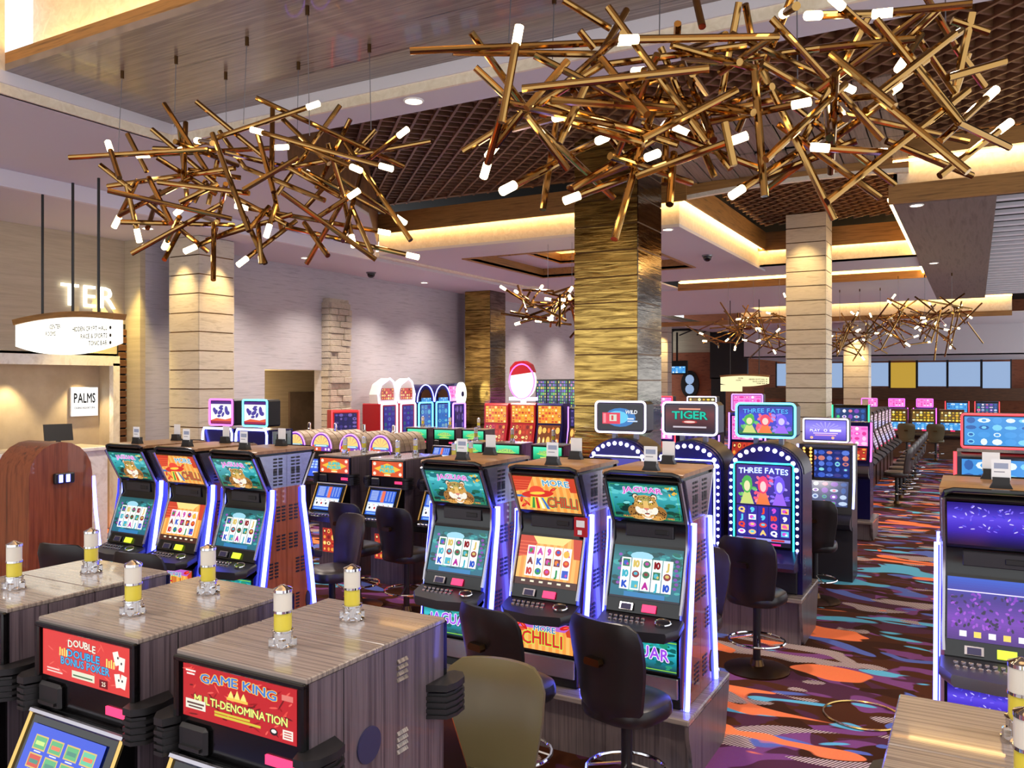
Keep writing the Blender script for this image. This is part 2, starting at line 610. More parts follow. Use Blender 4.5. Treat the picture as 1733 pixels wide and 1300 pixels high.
struct('ceiling_low', box(-12.7, -10.2, -3, 36, 4.8, 4.86), 'lavender_plaster')

# diagonal lattice over the floor: every slat its own piece
REG = OPEN + [(-10.0, 12.6), (-4.0, 12.6), (-4.0, 18.2), (-0.9, 18.2), (-0.9, 12.6), (1.6, 12.6), (1.6, 6.4)]
REG = [(1.6, 6.4)] + REG[1:-1]


def clip(fn_c, c, inv):
    ts = []
    n = len(REG)
    for i in range(n):
        p, q = REG[i], REG[(i + 1) % n]
        a, b_ = fn_c(p) - c, fn_c(q) - c
        if (a < 0) != (b_ < 0):
            t = a / (a - b_)
            x, y = p[0] + (q[0] - p[0]) * t, p[1] + (q[1] - p[1]) * t
            ts.append(inv((x, y)))
    ts.sort()
    return [(ts[i], ts[i + 1]) for i in range(0, len(ts) - 1, 2)]


lat = struct('ceiling_lattice', box(-10.2, 1.6, 12.45, 12.55, 5.78, 5.9), 'lattice_wood')
S = 0.21 * math.sqrt(2)
for fam in (0, 1):
    f1 = (lambda p: p[0] + p[1]) if fam == 0 else (lambda p: p[0] - p[1])
    f2 = (lambda p: p[0] - p[1]) if fam == 0 else (lambda p: p[0] + p[1])
    for k in range(-80, 80):
        c_ = k * S
        for (t0, t1) in clip(f1, c_, f2):
            ln = (t1 - t0) / math.sqrt(2)
            if ln < 0.25:
                continue
            tm = (t0 + t1) / 2
            x, y = ((c_ + tm) / 2, (c_ - tm) / 2) if fam == 0 else ((tm + c_) / 2, (tm - c_) / 2)
            part(lat, 'slat', lambda: box(-0.5, 0.5, -0.016, 0.016, -0.06, 0.06), 'lattice_wood', key='lattice_slat',
                 loc=(x, y, 5.84 + 0.02 * fam), rot=(0, 0, -math.pi / 4 if fam == 0 else math.pi / 4), scale=(ln, 1, 1))

# plank soffit in front of the second lattice
pl = struct('ceiling_planks', MB().add([(-3.95, 9.9, 5.84), (-0.8, 9.9, 5.84), (-0.8, 12.6, 5.56), (-3.95, 12.6, 5.56)], [(0, 1, 2, 3)]), 'dark_void')
rs = random.Random(11)
for row in range(3):
    for k in range(15):
        x0 = -3.93 + k * 0.21
        y0, y1 = 9.9 + row * 0.9, 9.9 + row * 0.9 + 0.86
        h = rs.uniform(0.0, 0.05)
        z0, z1 = 5.82 - (y0 - 9.9) / 2.7 * 0.28 - h, 5.82 - (y1 - 9.9) / 2.7 * 0.28 - h
        part(pl, 'plank', MB().prism([(y0, z0), (y1, z1), (y1, z1 + 0.03), (y0, z0 + 0.03)], x0, x0 + 0.19), 'plank_grey')
mb, mb2 = MB(), MB()
n = 14
for i in range(n):
    xa, xb = -3.95 + 3.15 * i / n, -3.95 + 3.15 * (i + 1) / n
    za, zb = [0.16 * math.sin(math.pi * (0.15 + 0.6 * t)) for t in (i / n, (i + 1) / n)]
    mb.prism([(xa, 5.28 + za), (xb, 5.28 + zb), (xb, 5.42 + zb), (xa, 5.42 + za)], 12.6, 12.7, 'y')
    mb2.prism([(xa, 5.22 + za), (xb, 5.22 + zb), (xb, 5.28 + zb), (xa, 5.28 + za)], 12.61, 12.7, 'y')
tb = struct('trim_arch_beam', mb, 'wood_gold')
part(tb, 'arch_edge', mb2, 'cream_panel')

# big square ceiling tray with lit edge
struct('ceiling_tray', MB().box(-10.1, -4.1, 12.75, 14.0, 4.9, 4.95).box(-10.1, -4.1, 17.4, 18.9, 4.9, 4.95)
       .box(-10.1, -8.9, 14.0, 17.4, 4.9, 4.95).box(-5.3, -4.1, 14.0, 17.4, 4.9, 4.95), 'lavender_plaster')
struct('trim_tray_edge', box(-10.2, -10.1, 12.75, 36, 4.86, 4.96), 'cream_panel')
struct('wall_tray_side', MB().box(-10.1, -4.1, 12.75, 12.8, 4.95, 5.6).box(-4.15, -4.1, 12.8, 18.9, 4.95, 5.6), 'cream_panel')
fb = struct('trim_tray_band', MB().box(-10.25, -3.93, 12.58, 12.62, 5.27, 5.65).box(-3.97, -3.93, 12.62, 18.95, 5.27, 5.65), 'wood_gold')
part(fb, 'light_strip', MB().box(-10.1, -4.0, 12.65, 12.69, 5.30, 5.33).box(-4.05, -4.01, 12.7, 18.9, 5.30, 5.33), 'cove_led')
# coffer inside the tray
cf = struct('trim_coffer', MB().box(-8.9, -5.3, 17.4, 17.46, 4.88, 5.1).box(-8.96, -8.9, 14, 17.46, 4.88, 5.1)
            .box(-8.96, -5.3, 13.94, 14.0, 4.88, 5.1).box(-5.3, -5.24, 13.94, 17.46, 4.88, 5.1), 'wood_gold_y')
struct('ceiling_coffer', MB().box(-8.9, -8.1, 14, 17.4, 5.1, 5.14).box(-6.1, -5.3, 14, 17.4, 5.1, 5.14)
       .box(-8.1, -6.1, 14, 14.7, 5.1, 5.14).box(-8.1, -6.1, 16.7, 17.4, 5.1, 5.14), 'lavender_plaster')
part(cf, 'inner_band', MB().box(-8.14, -6.1, 16.7, 16.74, 5.08, 5.3).box(-8.14, -8.1, 14.66, 16.74, 5.08, 5.3)
     .box(-6.1, -6.06, 14.66, 16.74, 5.08, 5.3).box(-8.14, -6.06, 14.66, 14.7, 5.08, 5.3), 'wood_gold_y')
struct('ceiling_coffer_top', MB().box(-8.4, -5.8, 14.4, 17.0, 5.7, 5.74).box(-8.4, -5.8, 16.95, 17.0, 5.14, 5.7)
       .box(-8.4, -8.35, 14.4, 17.0, 5.14, 5.7).box(-5.85, -5.8, 14.4, 17, 5.14, 5.7).box(-8.4, -5.8, 14.4, 14.45, 5.14, 5.7), 'cream_panel')
part(cf, 'light_strip', MB().box(-8.1, -6.1, 16.80, 16.84, 5.28, 5.31).box(-8.24, -8.2, 14.7, 16.8, 5.28, 5.31), 'cove_led')

# right tray
rt = struct('ceiling_tray_right', box(-1.0, 0.25, 12.6, 28, 4.9, 4.95), 'soffit_wood')
struct('ceiling_slats', box(0.25, 3.2, 12.7, 28, 5.12, 5.15), 'dark_void')
for k in range(28):
    part(rt, 'slat', lambda: box(0.25, 3.2, 0, 0.16, 4.97, 5.02), 'white_plaster', key='rt_slat', loc=(0, 12.75 + k * 0.55, 0))
rb = struct('trim_right_tray', MB().box(-1.05, 3.2, 12.55, 12.62, 4.9, 5.16).box(-1.2, 3.2, 12.5, 12.56, 5.52, 5.75), 'wood_gold')
struct('wall_right_tray', MB().box(-1.0, 3.2, 12.7, 12.75, 5.16, 5.75).box(-1.0, -0.95, 12.7, 28, 4.95, 5.75), 'cream_panel')
part(rb, 'light_strip', MB().box(-1.0, 3.2, 12.6, 12.64, 5.48, 5.51).box(-1.08, -1.05, 12.75, 28, 4.99, 5.02), 'cove_led')

# far trays, one behind the other
b2 = struct('trim_far_beam', MB().box(-4.1, -1.0, 18.2, 18.26, 5.26, 5.65), 'wood_gold')
part(b2, 'light_strip', box(-4.1, -1.0, 18.28, 18.32, 5.28, 5.31), 'cove_led')
struct('wall_far_beam', box(-4.1, -1.0, 18.36, 18.4, 4.94, 5.65), 'cream_panel')
struct('ceiling_far', MB().box(-10.1, -1.0, 18.9, 20.0, 4.94, 4.98).box(-4.1, -1.0, 18.36, 18.9, 4.94, 4.98)
       .box(-10.1, -7.0, 20.0, 21.7, 4.94, 4.98).box(-10.1, -1.0, 21.7, 28, 4.9, 4.94).box(-10.1, -6.6, 28, 30, 4.9, 4.94)
       .box(-10.1, 6, 30.2, 36, 4.6, 4.64), 'lavender_plaster')
b3 = struct('trim_far_recess', box(-7.0, -1.0, 21.66, 21.72, 4.88, 5.06), 'wood_gold')
part(b3, 'light_strip', box(-7.0, -1.0, 21.74, 21.78, 5.10, 5.13), 'cove_led')
struct('wall_far_recess', MB().box(-7.0, -1.0, 21.85, 21.9, 4.94, 5.6).box(-7.0, -1, 20, 21.9, 5.6, 5.64), 'cream_panel')
b4 = struct('trim_far_tray', MB().box(-7.4, 1.0, 30.0, 30.06, 5.16, 5.36).box(-12, 1.0, 30.1, 30.16, 4.5, 4.66), 'wood_gold')
part(b4, 'light_strip', box(-7.4, 1.0, 30.08, 30.12, 5.12, 5.15), 'cove_led')
struct('wall_far_tray', MB().box(-7.4, 1.0, 30.2, 30.25, 4.6, 5.7).box(-7.4, 1.0, 28, 30.25, 5.7, 5.74), 'cream_panel')
struct('ceiling_far_low', MB().box(-8.7, 6, 36, 46, 3.45, 3.5).box(-8.7, 6, 36, 36.1, 3.45, 4.6), 'lavender_plaster')

# far end: dark bar, windows, brown bands
struct('wall_bar', MB().box(-14, -10.2, 37.0, 37.1, 3.75, 5.0), 'wall_warm')
struct('wall_bar_wood', MB().box(-14, -10.25, 36.95, 37.05, 0, 3.75), 'bar_brick')
struct('wall_drape', MB().box(-10.35, -8.7, 36.6, 36.8, 2.55, 4.95).box(-10.3, -9.7, 36.6, 36.8, 0, 2.6), 'black_satin')
bm = struct('trim_bar_truss', box(-13.5, -8.7, 36.2, 36.5, 4.72, 5.05), 'dark_void')
for k in range(5):
    part(bm, 'truss_bar', lambda: MB().tube([(0, 0, 0), (0.8, 0, 0.3)], 0.03, 5), 'black_satin', key='truss', loc=(-13.2 + 0.8 * k, 36.1, 4.5))
for x in (-13.05, -12.0):
    part(bm, 'hanger', lambda: MB().tube([(0, 0, 2.9), (0, 0, 4.7)], 0.04, 6), 'black_satin', key='hang', loc=(x, 36.3, 0))
struct('wall_far', box(-14.2, 6, 45.0, 45.2, 0, 6.25), 'bar_brick')
wb = struct('wall_far_band', MB().box(-9.6, 3.2, 44.0, 44.6, 1.55, 2.12).box(-9.6, 3.2, 44.2, 44.6, 0, 1.0), 'brown_slat')
x = -9.0
k = 1
for (wd, mt) in [(1.0, 'window_sky'), (1.1, 'window_sky'), (1.2, 'window_sky'), (0.9, 'window_sky'), (1.2, 'window_sky'), (1.2, 'window_gold'), (1.3, 'window_sky'), (1.4, 'window_sky'), (1.2, 'window_sky')]:
    wn = struct('window_%d' % k, box(x, x + wd - 0.1, 44.3, 44.33, 2.2 if k % 3 else 1.95, 3.35), mt)
    part(wn, 'window_frame', MB().box(x - 0.06, x, 44.2, 44.4, 1.9, 3.45).box(x + wd - 0.1, x + wd - 0.04, 44.2, 44.4, 1.9, 3.45), 'charcoal')
    x += wd
    k += 1

# ------------------------------------------------------------------ pillars
def pillar(name, uc, d, w_, zt, hz, mat, core, z_from=0.0, joint=0.018, lamps=(), side=None):
    a = (uc - U0) / F
    cx, cy = FX * d + RX * a * d, FY * d + RY * a * d
    o = struct(name, box(cx - w_ + 0.012, cx - 0.012, cy + 0.012, cy + w_ - 0.012, 0, zt), core)
    nl = int((zt - z_from) / hz)
    for k in range(nl + 1):
        z0 = zt - (k + 1) * hz
        z0 = max(z0, 0.0)
        h = zt - k * hz - z0
        if h < 0.03:
            break
        for nm, bx_ in (('front', (cx - w_, cx - 0.014, cy, cy + 0.012)), ('side', (cx - 0.012, cx, cy + 0.004, cy + w_))):
            part(o, 'panel', box(bx_[0], bx_[1], bx_[2], bx_[3], z0 + joint / 2, z0 + h - joint / 2), side if (side and nm == 'side') else mat)
    for (dx, dy, z, pw, tilt) in lamps:
        light('pillar_lamp', 'SPOT', (cx + dx, cy + dy, z), pw, (255, 216, 146), 0.03, rot=tilt, spot=math.radians(64), blend=1.0)
    return cx, cy


pillar('wall_pillar_stone', 337, 13.3, 0.72, 4.8, 0.31, 'stone_panel', 'bronze_dark',
       lamps=[(-0.36, -0.34, 4.72, 150, (math.radians(10), 0, 0)), (0.34, 0.36, 4.72, 150, (0, math.radians(10), 0))])
pillar('wall_pillar_white', 1398, 16.2, 0.76, 5.78, 0.289, 'stone_panel', 'bronze_dark',
       lamps=[(-0.41, -0.5, 5.7, 170, (math.radians(12), 0, 0)), (0.4, 0.4, 5.7, 160, (0, math.radians(10), 0))])
pillar('wall_pillar_far', 1470, 30.0, 0.85, 4.6, 0.4, 'stone_panel', 'bronze_dark', lamps=[(-0.42, -0.45, 4.5, 420, (math.radians(8), 0, 0))])
pillar('wall_pillar_end', 1130, 33.0, 0.5, 4.8, 0.4, 'stone_panel', 'bronze_dark', lamps=[(-0.25, -0.4, 4.7, 300, (math.radians(8), 0, 0))])
pillar('wall_pillar_bronze', 1080, 11.1, 0.94, 6.0, 0.354, 'bronze_mirror', 'bronze_dark', joint=0.02,
       lamps=[(-0.47, -0.75, 5.6, 170, (math.radians(8), 0, 0))], side='mirror_grey')
pillar('wall_pillar_bronze_far', 830, 21.4, 0.78, 4.8, 0.5, 'bronze_mirror', 'bronze_dark', joint=0.02, side='mirror_grey')

# ------------------------------------------------------------------ lettering and printed artwork
GLYPH = {}


def glyphs(chars, bold):
    tmp = []
    for ch in chars:
        cu = bpy.data.curves.new('glyph', 'FONT')
        cu.body = ch
        cu.resolution_u = 2
        cu.offset = bold
        o = bpy.data.objects.new('glyph', cu)
        COL.objects.link(o)
        tmp.append((ch, o, cu))
    bpy.context.view_layer.update()
    dg = bpy.context.evaluated_depsgraph_get()
    for ch, o, cu in tmp:
        me = bpy.data.meshes.new_from_object(o.evaluated_get(dg))
        GLYPH[(ch, bold)] = ([(v.co.x, v.co.y) for v in me.vertices], [tuple(p.vertices) for p in me.polygons])
        bpy.data.meshes.remove(me)
    for ch, o, cu in tmp:
        bpy.data.objects.remove(o)
        bpy.data.curves.remove(cu)


CH = 'ABCDEFGHIJKLMNOPQRSTUVWXYZ0123456789&-'
glyphs(CH, 0.0)
ADV = {}
for ch in CH:
    xs = [p[0] for p in GLYPH[(ch, 0.0)][0]]
    ADV[ch] = (min(xs), max(xs))


class Art:
    """flat artwork: coloured polygons in layers, 0..w by 0..h, one mesh"""

    def __init__(self, w_, h_, bg):
        self.w, self.h = w_, h_
        self.v, self.f, self.c, self.layer = [], [], [], 0
        self.rect(0, 0, w_, h_, bg)

    def poly(self, pts, c, lay=None):
        self.layer += 1
        z = self.layer * 0.00002
        o = len(self.v)
        self.v += [(x, y, z) for x, y in pts]
        self.f.append(tuple(range(o, o + len(pts))))
        self.c.append(c)
        return self

    def rect(self, x, y, w_, h_, c):
        return self.poly([(x, y), (x + w_, y), (x + w_, y + h_), (x, y + h_)], c)

    def ell(self, x, y, rx, ry, c, n=14, rot=0.0, a0=0, a1=360):
        p = []
        full = (a1 - a0) >= 360
        for k in range(n if full else n + 1):
            an = math.radians(a0 + (a1 - a0) * k / n)
            ex, ey = rx * math.cos(an), ry * math.sin(an)
            p.append((x + ex * math.cos(rot) - ey * math.sin(rot), y + ex * math.sin(rot) + ey * math.cos(rot)))
        return self.poly(p, c)

    def text(self, s, x, y, h_, c, bold=0.022, width=None, align=0.5, arch=0.0, spread=0.10, skew=0.0):
        """a line of lettering h_ tall; align 0 left, .5 centre, 1 right"""
        pos, cur = [], 0.0
        for ch in s:
            if ch == ' ':
                cur += 0.3
                continue
            lo, hi = ADV[ch]
            pos.append((ch, cur - lo, cur + (hi - lo) / 2))
            cur += hi - lo + spread
        tot = max(cur - spread, 0.1)
        sy = h_ / 0.72
        sx = sy if width is None else width / tot
        self.layer += 1
        z = self.layer * 0.00002
        k = 8 if bold > 0.05 else 4
        sh = [(0, 0)] if bold == 0 else [(bold * math.cos(6.2832 * i / k), bold * math.sin(6.2832 * i / k)) for i in range(k)]
        for ch, dx, mid in pos:
            vs_, fs_ = GLYPH[(ch, 0.0)]
            t = (mid / tot - 0.5) * 2
            up = arch * (1 - t * t)
            for (ex, ey) in sh:
                o = len(self.v)
                for (px, py) in vs_:
                    self.v.append((x + (px + ex + dx - tot * align) * sx + skew * py * sy, y + (py + ey) * sy + up, z))
                for f_ in fs_:
                    self.f.append(tuple(i + o for i in f_))
                    self.c.append(c)
        return self

    def outlined(self, s, x, y, h_, c, oc, **k):
        self.text(s, x, y, h_, oc, bold=0.07, **k)
        return self.text(s, x, y, h_, c, bold=0.022, **k)

    def mesh(self, name, mat='screen_art'):
        me = bpy.data.meshes.new(name)
        me.from_pydata([(x - self.w / 2, -z, y - self.h / 2) for x, y, z in self.v], [], self.f)
        ca = me.color_attributes.new('Col', 'FLOAT_COLOR', 'CORNER')
        buf = []
        for f_, c in zip(self.f, self.c):
            buf += list((*lin(c), 1.0)) * len(f_)
        ca.data.foreach_set('color', buf)
        me.materials.append(MATS[mat])
        return me


ARTS = {}


def art(name):
    if name not in ARTS:
        ARTS[name] = ART_FN[name]().mesh('artwork_' + name, 'print_art' if name.startswith('print_') else 'screen_art')
    return ARTS[name]


ART_FN = {}


def artfn(f_):
    ART_FN[f_.__name__[4:]] = f_
    return f_


def lerp(a, b_, t):
    return tuple(a[i] + (b_[i] - a[i]) * t for i in range(3))


def sky(A, cols, n=26):
    for k in range(n):
        t = k / (n - 1) * (len(cols) - 1)
        i = min(int(t), len(cols) - 2)
        A.rect(0, A.h * k / n, A.w, A.h / n + 0.0005, lerp(cols[i], cols[i + 1], t - i))


def jungle(A, rs_, n, y0, y1, pal, r=(0.01, 0.04)):
    for k in range(n):
        x, y = rs_.uniform(0, A.w), rs_.uniform(y0, y1)
        q = rs_.uniform(*r)
        A.ell(min(max(x, q), A.w - q), min(max(y, q), A.h - q), q, q * rs_.uniform(0.25, 0.6), rs_.choice(pal), 7, rs_.uniform(-0.2, 0.2))


def big_cat(A, cx, cy, s, seed=3):
    """a spotted cat's head and forelegs, facing out"""
    rs_ = random.Random(seed)
    tan, dk, wht, drk, gold = (196, 150, 78), (150, 104, 50), (238, 230, 214), (40, 26, 16), (222, 182, 106)

    def spots(n, x0, x1, y0, y1, q, ok=None):
        k = 0
        while k < n:
            x, y = rs_.uniform(x0, x1), rs_.uniform(y0, y1)
            k += 1
            if ok and not ok(x, y):
                continue
            A.ell(cx + x * s, cy + y * s, q * s * rs_.uniform(0.7, 1.2), q * s * 0.7, drk, 6, rs_.uniform(0, 3))
    for sx in (-1, 1):      # shoulders and forelegs
        A.ell(cx + sx * 0.62 * s, cy - 0.42 * s, 0.48 * s, 0.46 * s, dk, 14)
        A.ell(cx + sx * 0.50 * s, cy - 0.78 * s, 0.42 * s, 0.16 * s, tan, 12)
    spots(90, -1.08, 1.08, -0.85, 0.0, 0.05, lambda x, y: (abs(x) - 0.62) ** 2 / 0.2 + (y + 0.42) ** 2 / 0.18 < 1)
    A.ell(cx, cy - 0.62 * s, 0.34 * s, 0.28 * s, wht, 12)
    for sx in (-1, 1):      # ears
        A.ell(cx + sx * 0.52 * s, cy + 0.60 * s, 0.19 * s, 0.21 * s, drk, 12)
        A.ell(cx + sx * 0.52 * s, cy + 0.58 * s, 0.15 * s, 0.17 * s, (226, 206, 180), 10)
        A.ell(cx + sx * 0.50 * s, cy + 0.53 * s, 0.10 * s, 0.11 * s, dk, 8)
    A.poly([(cx + x * s, cy + y * s) for x, y in [(-0.36, 0.66), (0, 0.72), (0.36, 0.66), (0.60, 0.42), (0.68, 0.08), (0.62, -0.28), (0.40, -0.58), (0.18, -0.74),
                                                  (-0.18, -0.74), (-0.40, -0.58), (-0.62, -0.28), (-0.68, 0.08), (-0.60, 0.42)]], tan)
    A.poly([(cx + x * s, cy + y * s) for x, y in [(-0.30, 0.60), (0.30, 0.60), (0.24, 0.22), (0.12, 0.05), (-0.12, 0.05), (-0.24, 0.22)]], (172, 158, 88))
    spots(80, -0.62, 0.62, 0.22, 0.66, 0.034, lambda x, y: abs(x) < 0.62 - 0.5 * max(0, y - 0.35))
    spots(40, -0.66, 0.66, -0.3, 0.2, 0.034, lambda x, y: 0.46 < abs(x) < 0.64)
    for sx in (-1, 1):      # pale cheeks, brows, muzzle
        A.ell(cx + sx * 0.46 * s, cy - 0.30 * s, 0.17 * s, 0.26 * s, wht, 10, -sx * 0.4)
        A.ell(cx + sx * 0.31 * s, cy + 0.30 * s, 0.12 * s, 0.06 * s, wht, 8, sx * 0.3)
    A.poly([(cx + x * s, cy + y * s) for x, y in [(-0.13, 0.34), (0.13, 0.34), (0.15, 0.0), (0.21, -0.16), (-0.21, -0.16), (-0.15, 0.0)]], gold)
    for sx in (-1, 1):
        A.ell(cx + sx * 0.20 * s, cy - 0.36 * s, 0.24 * s, 0.20 * s, wht, 12)
        A.poly([(cx + sx * x * s, cy + y * s) for x, y in [(0.14, 0.10), (0.24, 0.22), (0.40, 0.25), (0.46, 0.20), (0.34, 0.09)]][::sx], drk)
        A.ell(cx + sx * 0.30 * s, cy + 0.165 * s, 0.085 * s, 0.062 * s, (250, 214, 80), 8)
        A.ell(cx + sx * 0.29 * s, cy + 0.165 * s, 0.03 * s, 0.055 * s, (10, 8, 6), 6)
        for j in range(6):
            A.ell(cx + sx * (0.14 + 0.06 * (j % 3)) * s, cy - (0.32 + 0.08 * (j // 3)) * s, 0.014 * s, 0.014 * s, drk, 5)
        A.poly([(cx + sx * 0.15 * s, cy - 0.02 * s), (cx + sx * 0.17 * s, cy - 0.02 * s), (cx + sx * 0.24 * s, cy - 0.2 * s), (cx + sx * 0.21 * s, cy - 0.2 * s)], dk)
    A.ell(cx, cy - 0.58 * s, 0.17 * s, 0.13 * s, wht, 10)
    A.poly([(cx + x * s, cy + y * s) for x, y in [(-0.17, -0.12), (0.17, -0.12), (0.12, -0.22), (0, -0.29), (-0.12, -0.22)]], (206, 120, 108))
    A.rect(cx - 0.012 * s, cy - 0.42 * s, 0.024 * s, 0.14 * s, drk)
    A.ell(cx, cy - 0.50 * s, 0.15 * s, 0.055 * s, drk, 10)
    A.ell(cx, cy - 0.52 * s, 0.10 * s, 0.03 * s, (190, 70, 70), 8)


@artfn
def art_jaguar_top():
    A = Art(0.48, 0.29, (10, 60, 60))
    rs_ = random.Random(1)
    sky(A, [(8, 70, 64), (28, 130, 138), (60, 166, 176), (20, 92, 92)])
    jungle(A, rs_, 46, 0.0, 0.13, [(8, 62, 50), (14, 96, 74), (6, 44, 40), (20, 120, 96)])
    jungle(A, rs_, 40, 0.13, 0.28, [(24, 108, 116), (90, 190, 196), (14, 80, 88), (120, 206, 206)])
    for (x, y, w_, h_) in ((0.012, 0.012, 0.456, 0.003), (0.012, 0.275, 0.456, 0.003), (0.012, 0.012, 0.003, 0.265), (0.465, 0.012, 0.003, 0.265)):
        A.rect(x, y, w_, h_, (74, 176, 96))
    for k in range(8):
        A.ell(0.43 + rs_.uniform(-0.03, 0.03), 0.235 + rs_.uniform(-0.025, 0.03), 0.014, 0.006, (228, 176, 50), 6, k)
    big_cat(A, 0.245, 0.115, 0.122)
    A.outlined('JAGUAR', 0.235, 0.218, 0.042, (206, 82, 190), (244, 226, 250), width=0.27, arch=0.008)
    A.text('MULTIPLY YOUR WINS UP TO 27 TIMES', 0.25, 0.018, 0.012, (238, 150, 50), width=0.35)
    return A


def reel_grid(A, x0, y0, w_, h_, nx, ny, seed, pal, bgc=(244, 242, 238), letters=('J', 'A', '9', '10', 'K')):
    rs_ = random.Random(seed)
    cw, chh = w_ / nx, h_ / ny
    for i in range(nx):
        A.rect(x0 + i * cw + cw * 0.04, y0, cw * 0.92, h_, bgc)
    for i in range(nx):
        for j in range(ny):
            cx, cy = x0 + (i + 0.5) * cw, y0 + (j + 0.5) * chh
            c = rs_.choice(pal)
            q = rs_.random()
            if q < 0.5:
                A.text(rs_.choice(letters), cx, cy - chh * 0.32, chh * 0.62, c, bold=0.07)
            elif q < 0.75:
                A.ell(cx, cy, cw * 0.36, chh * 0.34, c, 10)
                A.ell(cx, cy + chh * 0.05, cw * 0.2, chh * 0.16, rs_.choice(pal), 8)
            else:
                A.rect(cx - cw * 0.34, cy - chh * 0.36, cw * 0.68, chh * 0.72, c)
                A.ell(cx - cw * 0.05, cy, cw * 0.22, chh * 0.25, rs_.choice(pal), 7)
                A.ell(cx + cw * 0.12, cy - chh * 0.12, cw * 0.12, chh * 0.14, rs_.choice(pal), 7)


@artfn
def art_jaguar_reels():
    A = Art(0.48, 0.33, (16, 84, 96))
    rs_ = random.Random(2)
    sky(A, [(18, 96, 120), (24, 110, 130), (46, 130, 140), (20, 84, 92)])
    jungle(A, rs_, 70, 0.02, 0.32, [(10, 74, 78), (30, 130, 138), (8, 54, 60), (60, 160, 160), (20, 100, 90)])
    A.ell(0.2, 0.27, 0.08, 0.028, (150, 206, 226), 12)
    for k in range(7):
        A.ell(0.05 + 0.01 * (k % 3), 0.09 + 0.03 * k, 0.014, 0.01, (136, 74, 170), 7)
        A.ell(0.44 + 0.01 * (k % 2), 0.09 + 0.028 * k, 0.014, 0.01, (116, 60, 160), 7)
    A.rect(0.1, 0.012, 0.28, 0.03, (40, 120, 176))
    A.rect(0, 0, 0.48, 0.012, (30, 24, 40))
    reel_grid(A, 0.06, 0.055, 0.36, 0.20, 5, 3, 12, [(16, 110, 70), (130, 20, 30), (176, 50, 150), (40, 80, 190), (206, 180, 90), (60, 170, 190)])
    return A


@artfn
def art_jaguar_belly():
    A = Art(0.46, 0.19, (10, 84, 96))
    rs_ = random.Random(7)
    sky(A, [(8, 60, 66), (20, 130, 150), (60, 190, 200), (12, 100, 110)])
    jungle(A, rs_, 60, 0.0, 0.19, [(10, 90, 90), (40, 170, 170), (8, 60, 60), (30, 140, 110)])
    A.rect(0, 0.178, 0.46, 0.006, (130, 200, 60))
    A.rect(0, 0.01, 0.46, 0.005, (130, 200, 60))
    A.outlined('JAGUAR', 0.23, 0.065, 0.07, (150, 70, 220), (236, 226, 255), width=0.36, arch=0.012)
    return A


def chilli(A, x, y, s, rot, c=(200, 30, 26)):
    A.ell(x, y, s, s * 0.34, c, 10, rot)
    A.ell(x + s * 0.2 * math.cos(rot), y + s * 0.2 * math.sin(rot), s * 0.5, s * 0.1, (240, 96, 70), 8, rot)
    A.ell(x + s * math.cos(rot), y + s * math.sin(rot), s * 0.26, s * 0.16, (50, 150, 50), 7, rot)


def fiesta(A, rs_):
    n = 18
    for k in range(n):
        A.rect(A.w * k / n, 0, A.w / n + 0.0003, A.h, (232, 150, 66) if k % 2 else (244, 178, 92))
    A.poly([(0, A.h), (A.w * 0.34, A.h), (A.w * 0.2, A.h * 0.62), (0, A.h * 0.55)], (196, 62, 36))
    for k in range(5):
        A.rect(0, A.h * (0.58 + 0.07 * k), A.w * (0.2 + 0.02 * k), A.h * 0.02, (226, 96, 60))
    A.poly([(A.w, A.h), (A.w * 0.86, A.h), (A.w * 0.9, A.h * 0.6), (A.w, A.h * 0.6)], (196, 62, 36))


@artfn
def art_chilli_top():
    A = Art(0.48, 0.29, (236, 160, 80))
    rs_ = random.Random(5)
    fiesta(A, rs_)
    A.rect(0.0, 0.11, 0.1, 0.02, (60, 110, 180))
    A.ell(0.17, 0.145, 0.13, 0.032, (206, 48, 34), 18, 0.12)
    A.ell(0.17, 0.172, 0.06, 0.042, (226, 74, 50), 14, 0.1)
    A.ell(0.17, 0.152, 0.062, 0.012, (240, 200, 70), 12, 0.1)
    A.poly([(0.08, 0.02), (0.27, 0.02), (0.24, 0.12), (0.11, 0.12)], (240, 204, 70))
    for k, c in enumerate([(60, 140, 60), (200, 40, 40), (240, 230, 200), (60, 110, 190)]):
        A.poly([(0.10 + 0.04 * k, 0.02), (0.125 + 0.04 * k, 0.02), (0.14 + 0.022 * k, 0.115), (0.125 + 0.022 * k, 0.115)], c)
    for (x, y, r_) in ((0.04, 0.04, 0.6), (0.07, 0.06, 2.2), (0.03, 0.09, 1.2), (0.3, 0.19, 0.5)):
        chilli(A, x, y, 0.03, r_)
    A.outlined('MORE', 0.33, 0.215, 0.05, (74, 150, 190), (234, 240, 226), width=0.2, arch=0.008)
    A.outlined('CHILLI', 0.345, 0.035, 0.085, (196, 66, 40), (60, 130, 80), width=0.23, arch=0.01, skew=0.12)
    return A


@artfn
def art_chilli_reels():
    A = Art(0.48, 0.33, (206, 120, 60))
    rs_ = random.Random(6)
    fiesta(A, rs_)
    A.poly([(0.1, 0.33), (0.4, 0.33), (0.34, 0.28), (0.14, 0.28)], (250, 214, 130))
    A.rect(0, 0, 0.48, 0.045, (70, 30, 22))
    for k in range(6):
        A.rect(0.05 + 0.07 * k, 0.02, 0.03, 0.012, (240, 230, 200))
    reel_grid(A, 0.065, 0.06, 0.35, 0.205, 5, 3, 21, [(40, 80, 190), (190, 40, 30), (230, 120, 30), (196, 60, 160), (30, 140, 70), (120, 30, 40)])
    A.ell(0.375, 0.225, 0.024, 0.024, (240, 176, 60), 10)
    return A


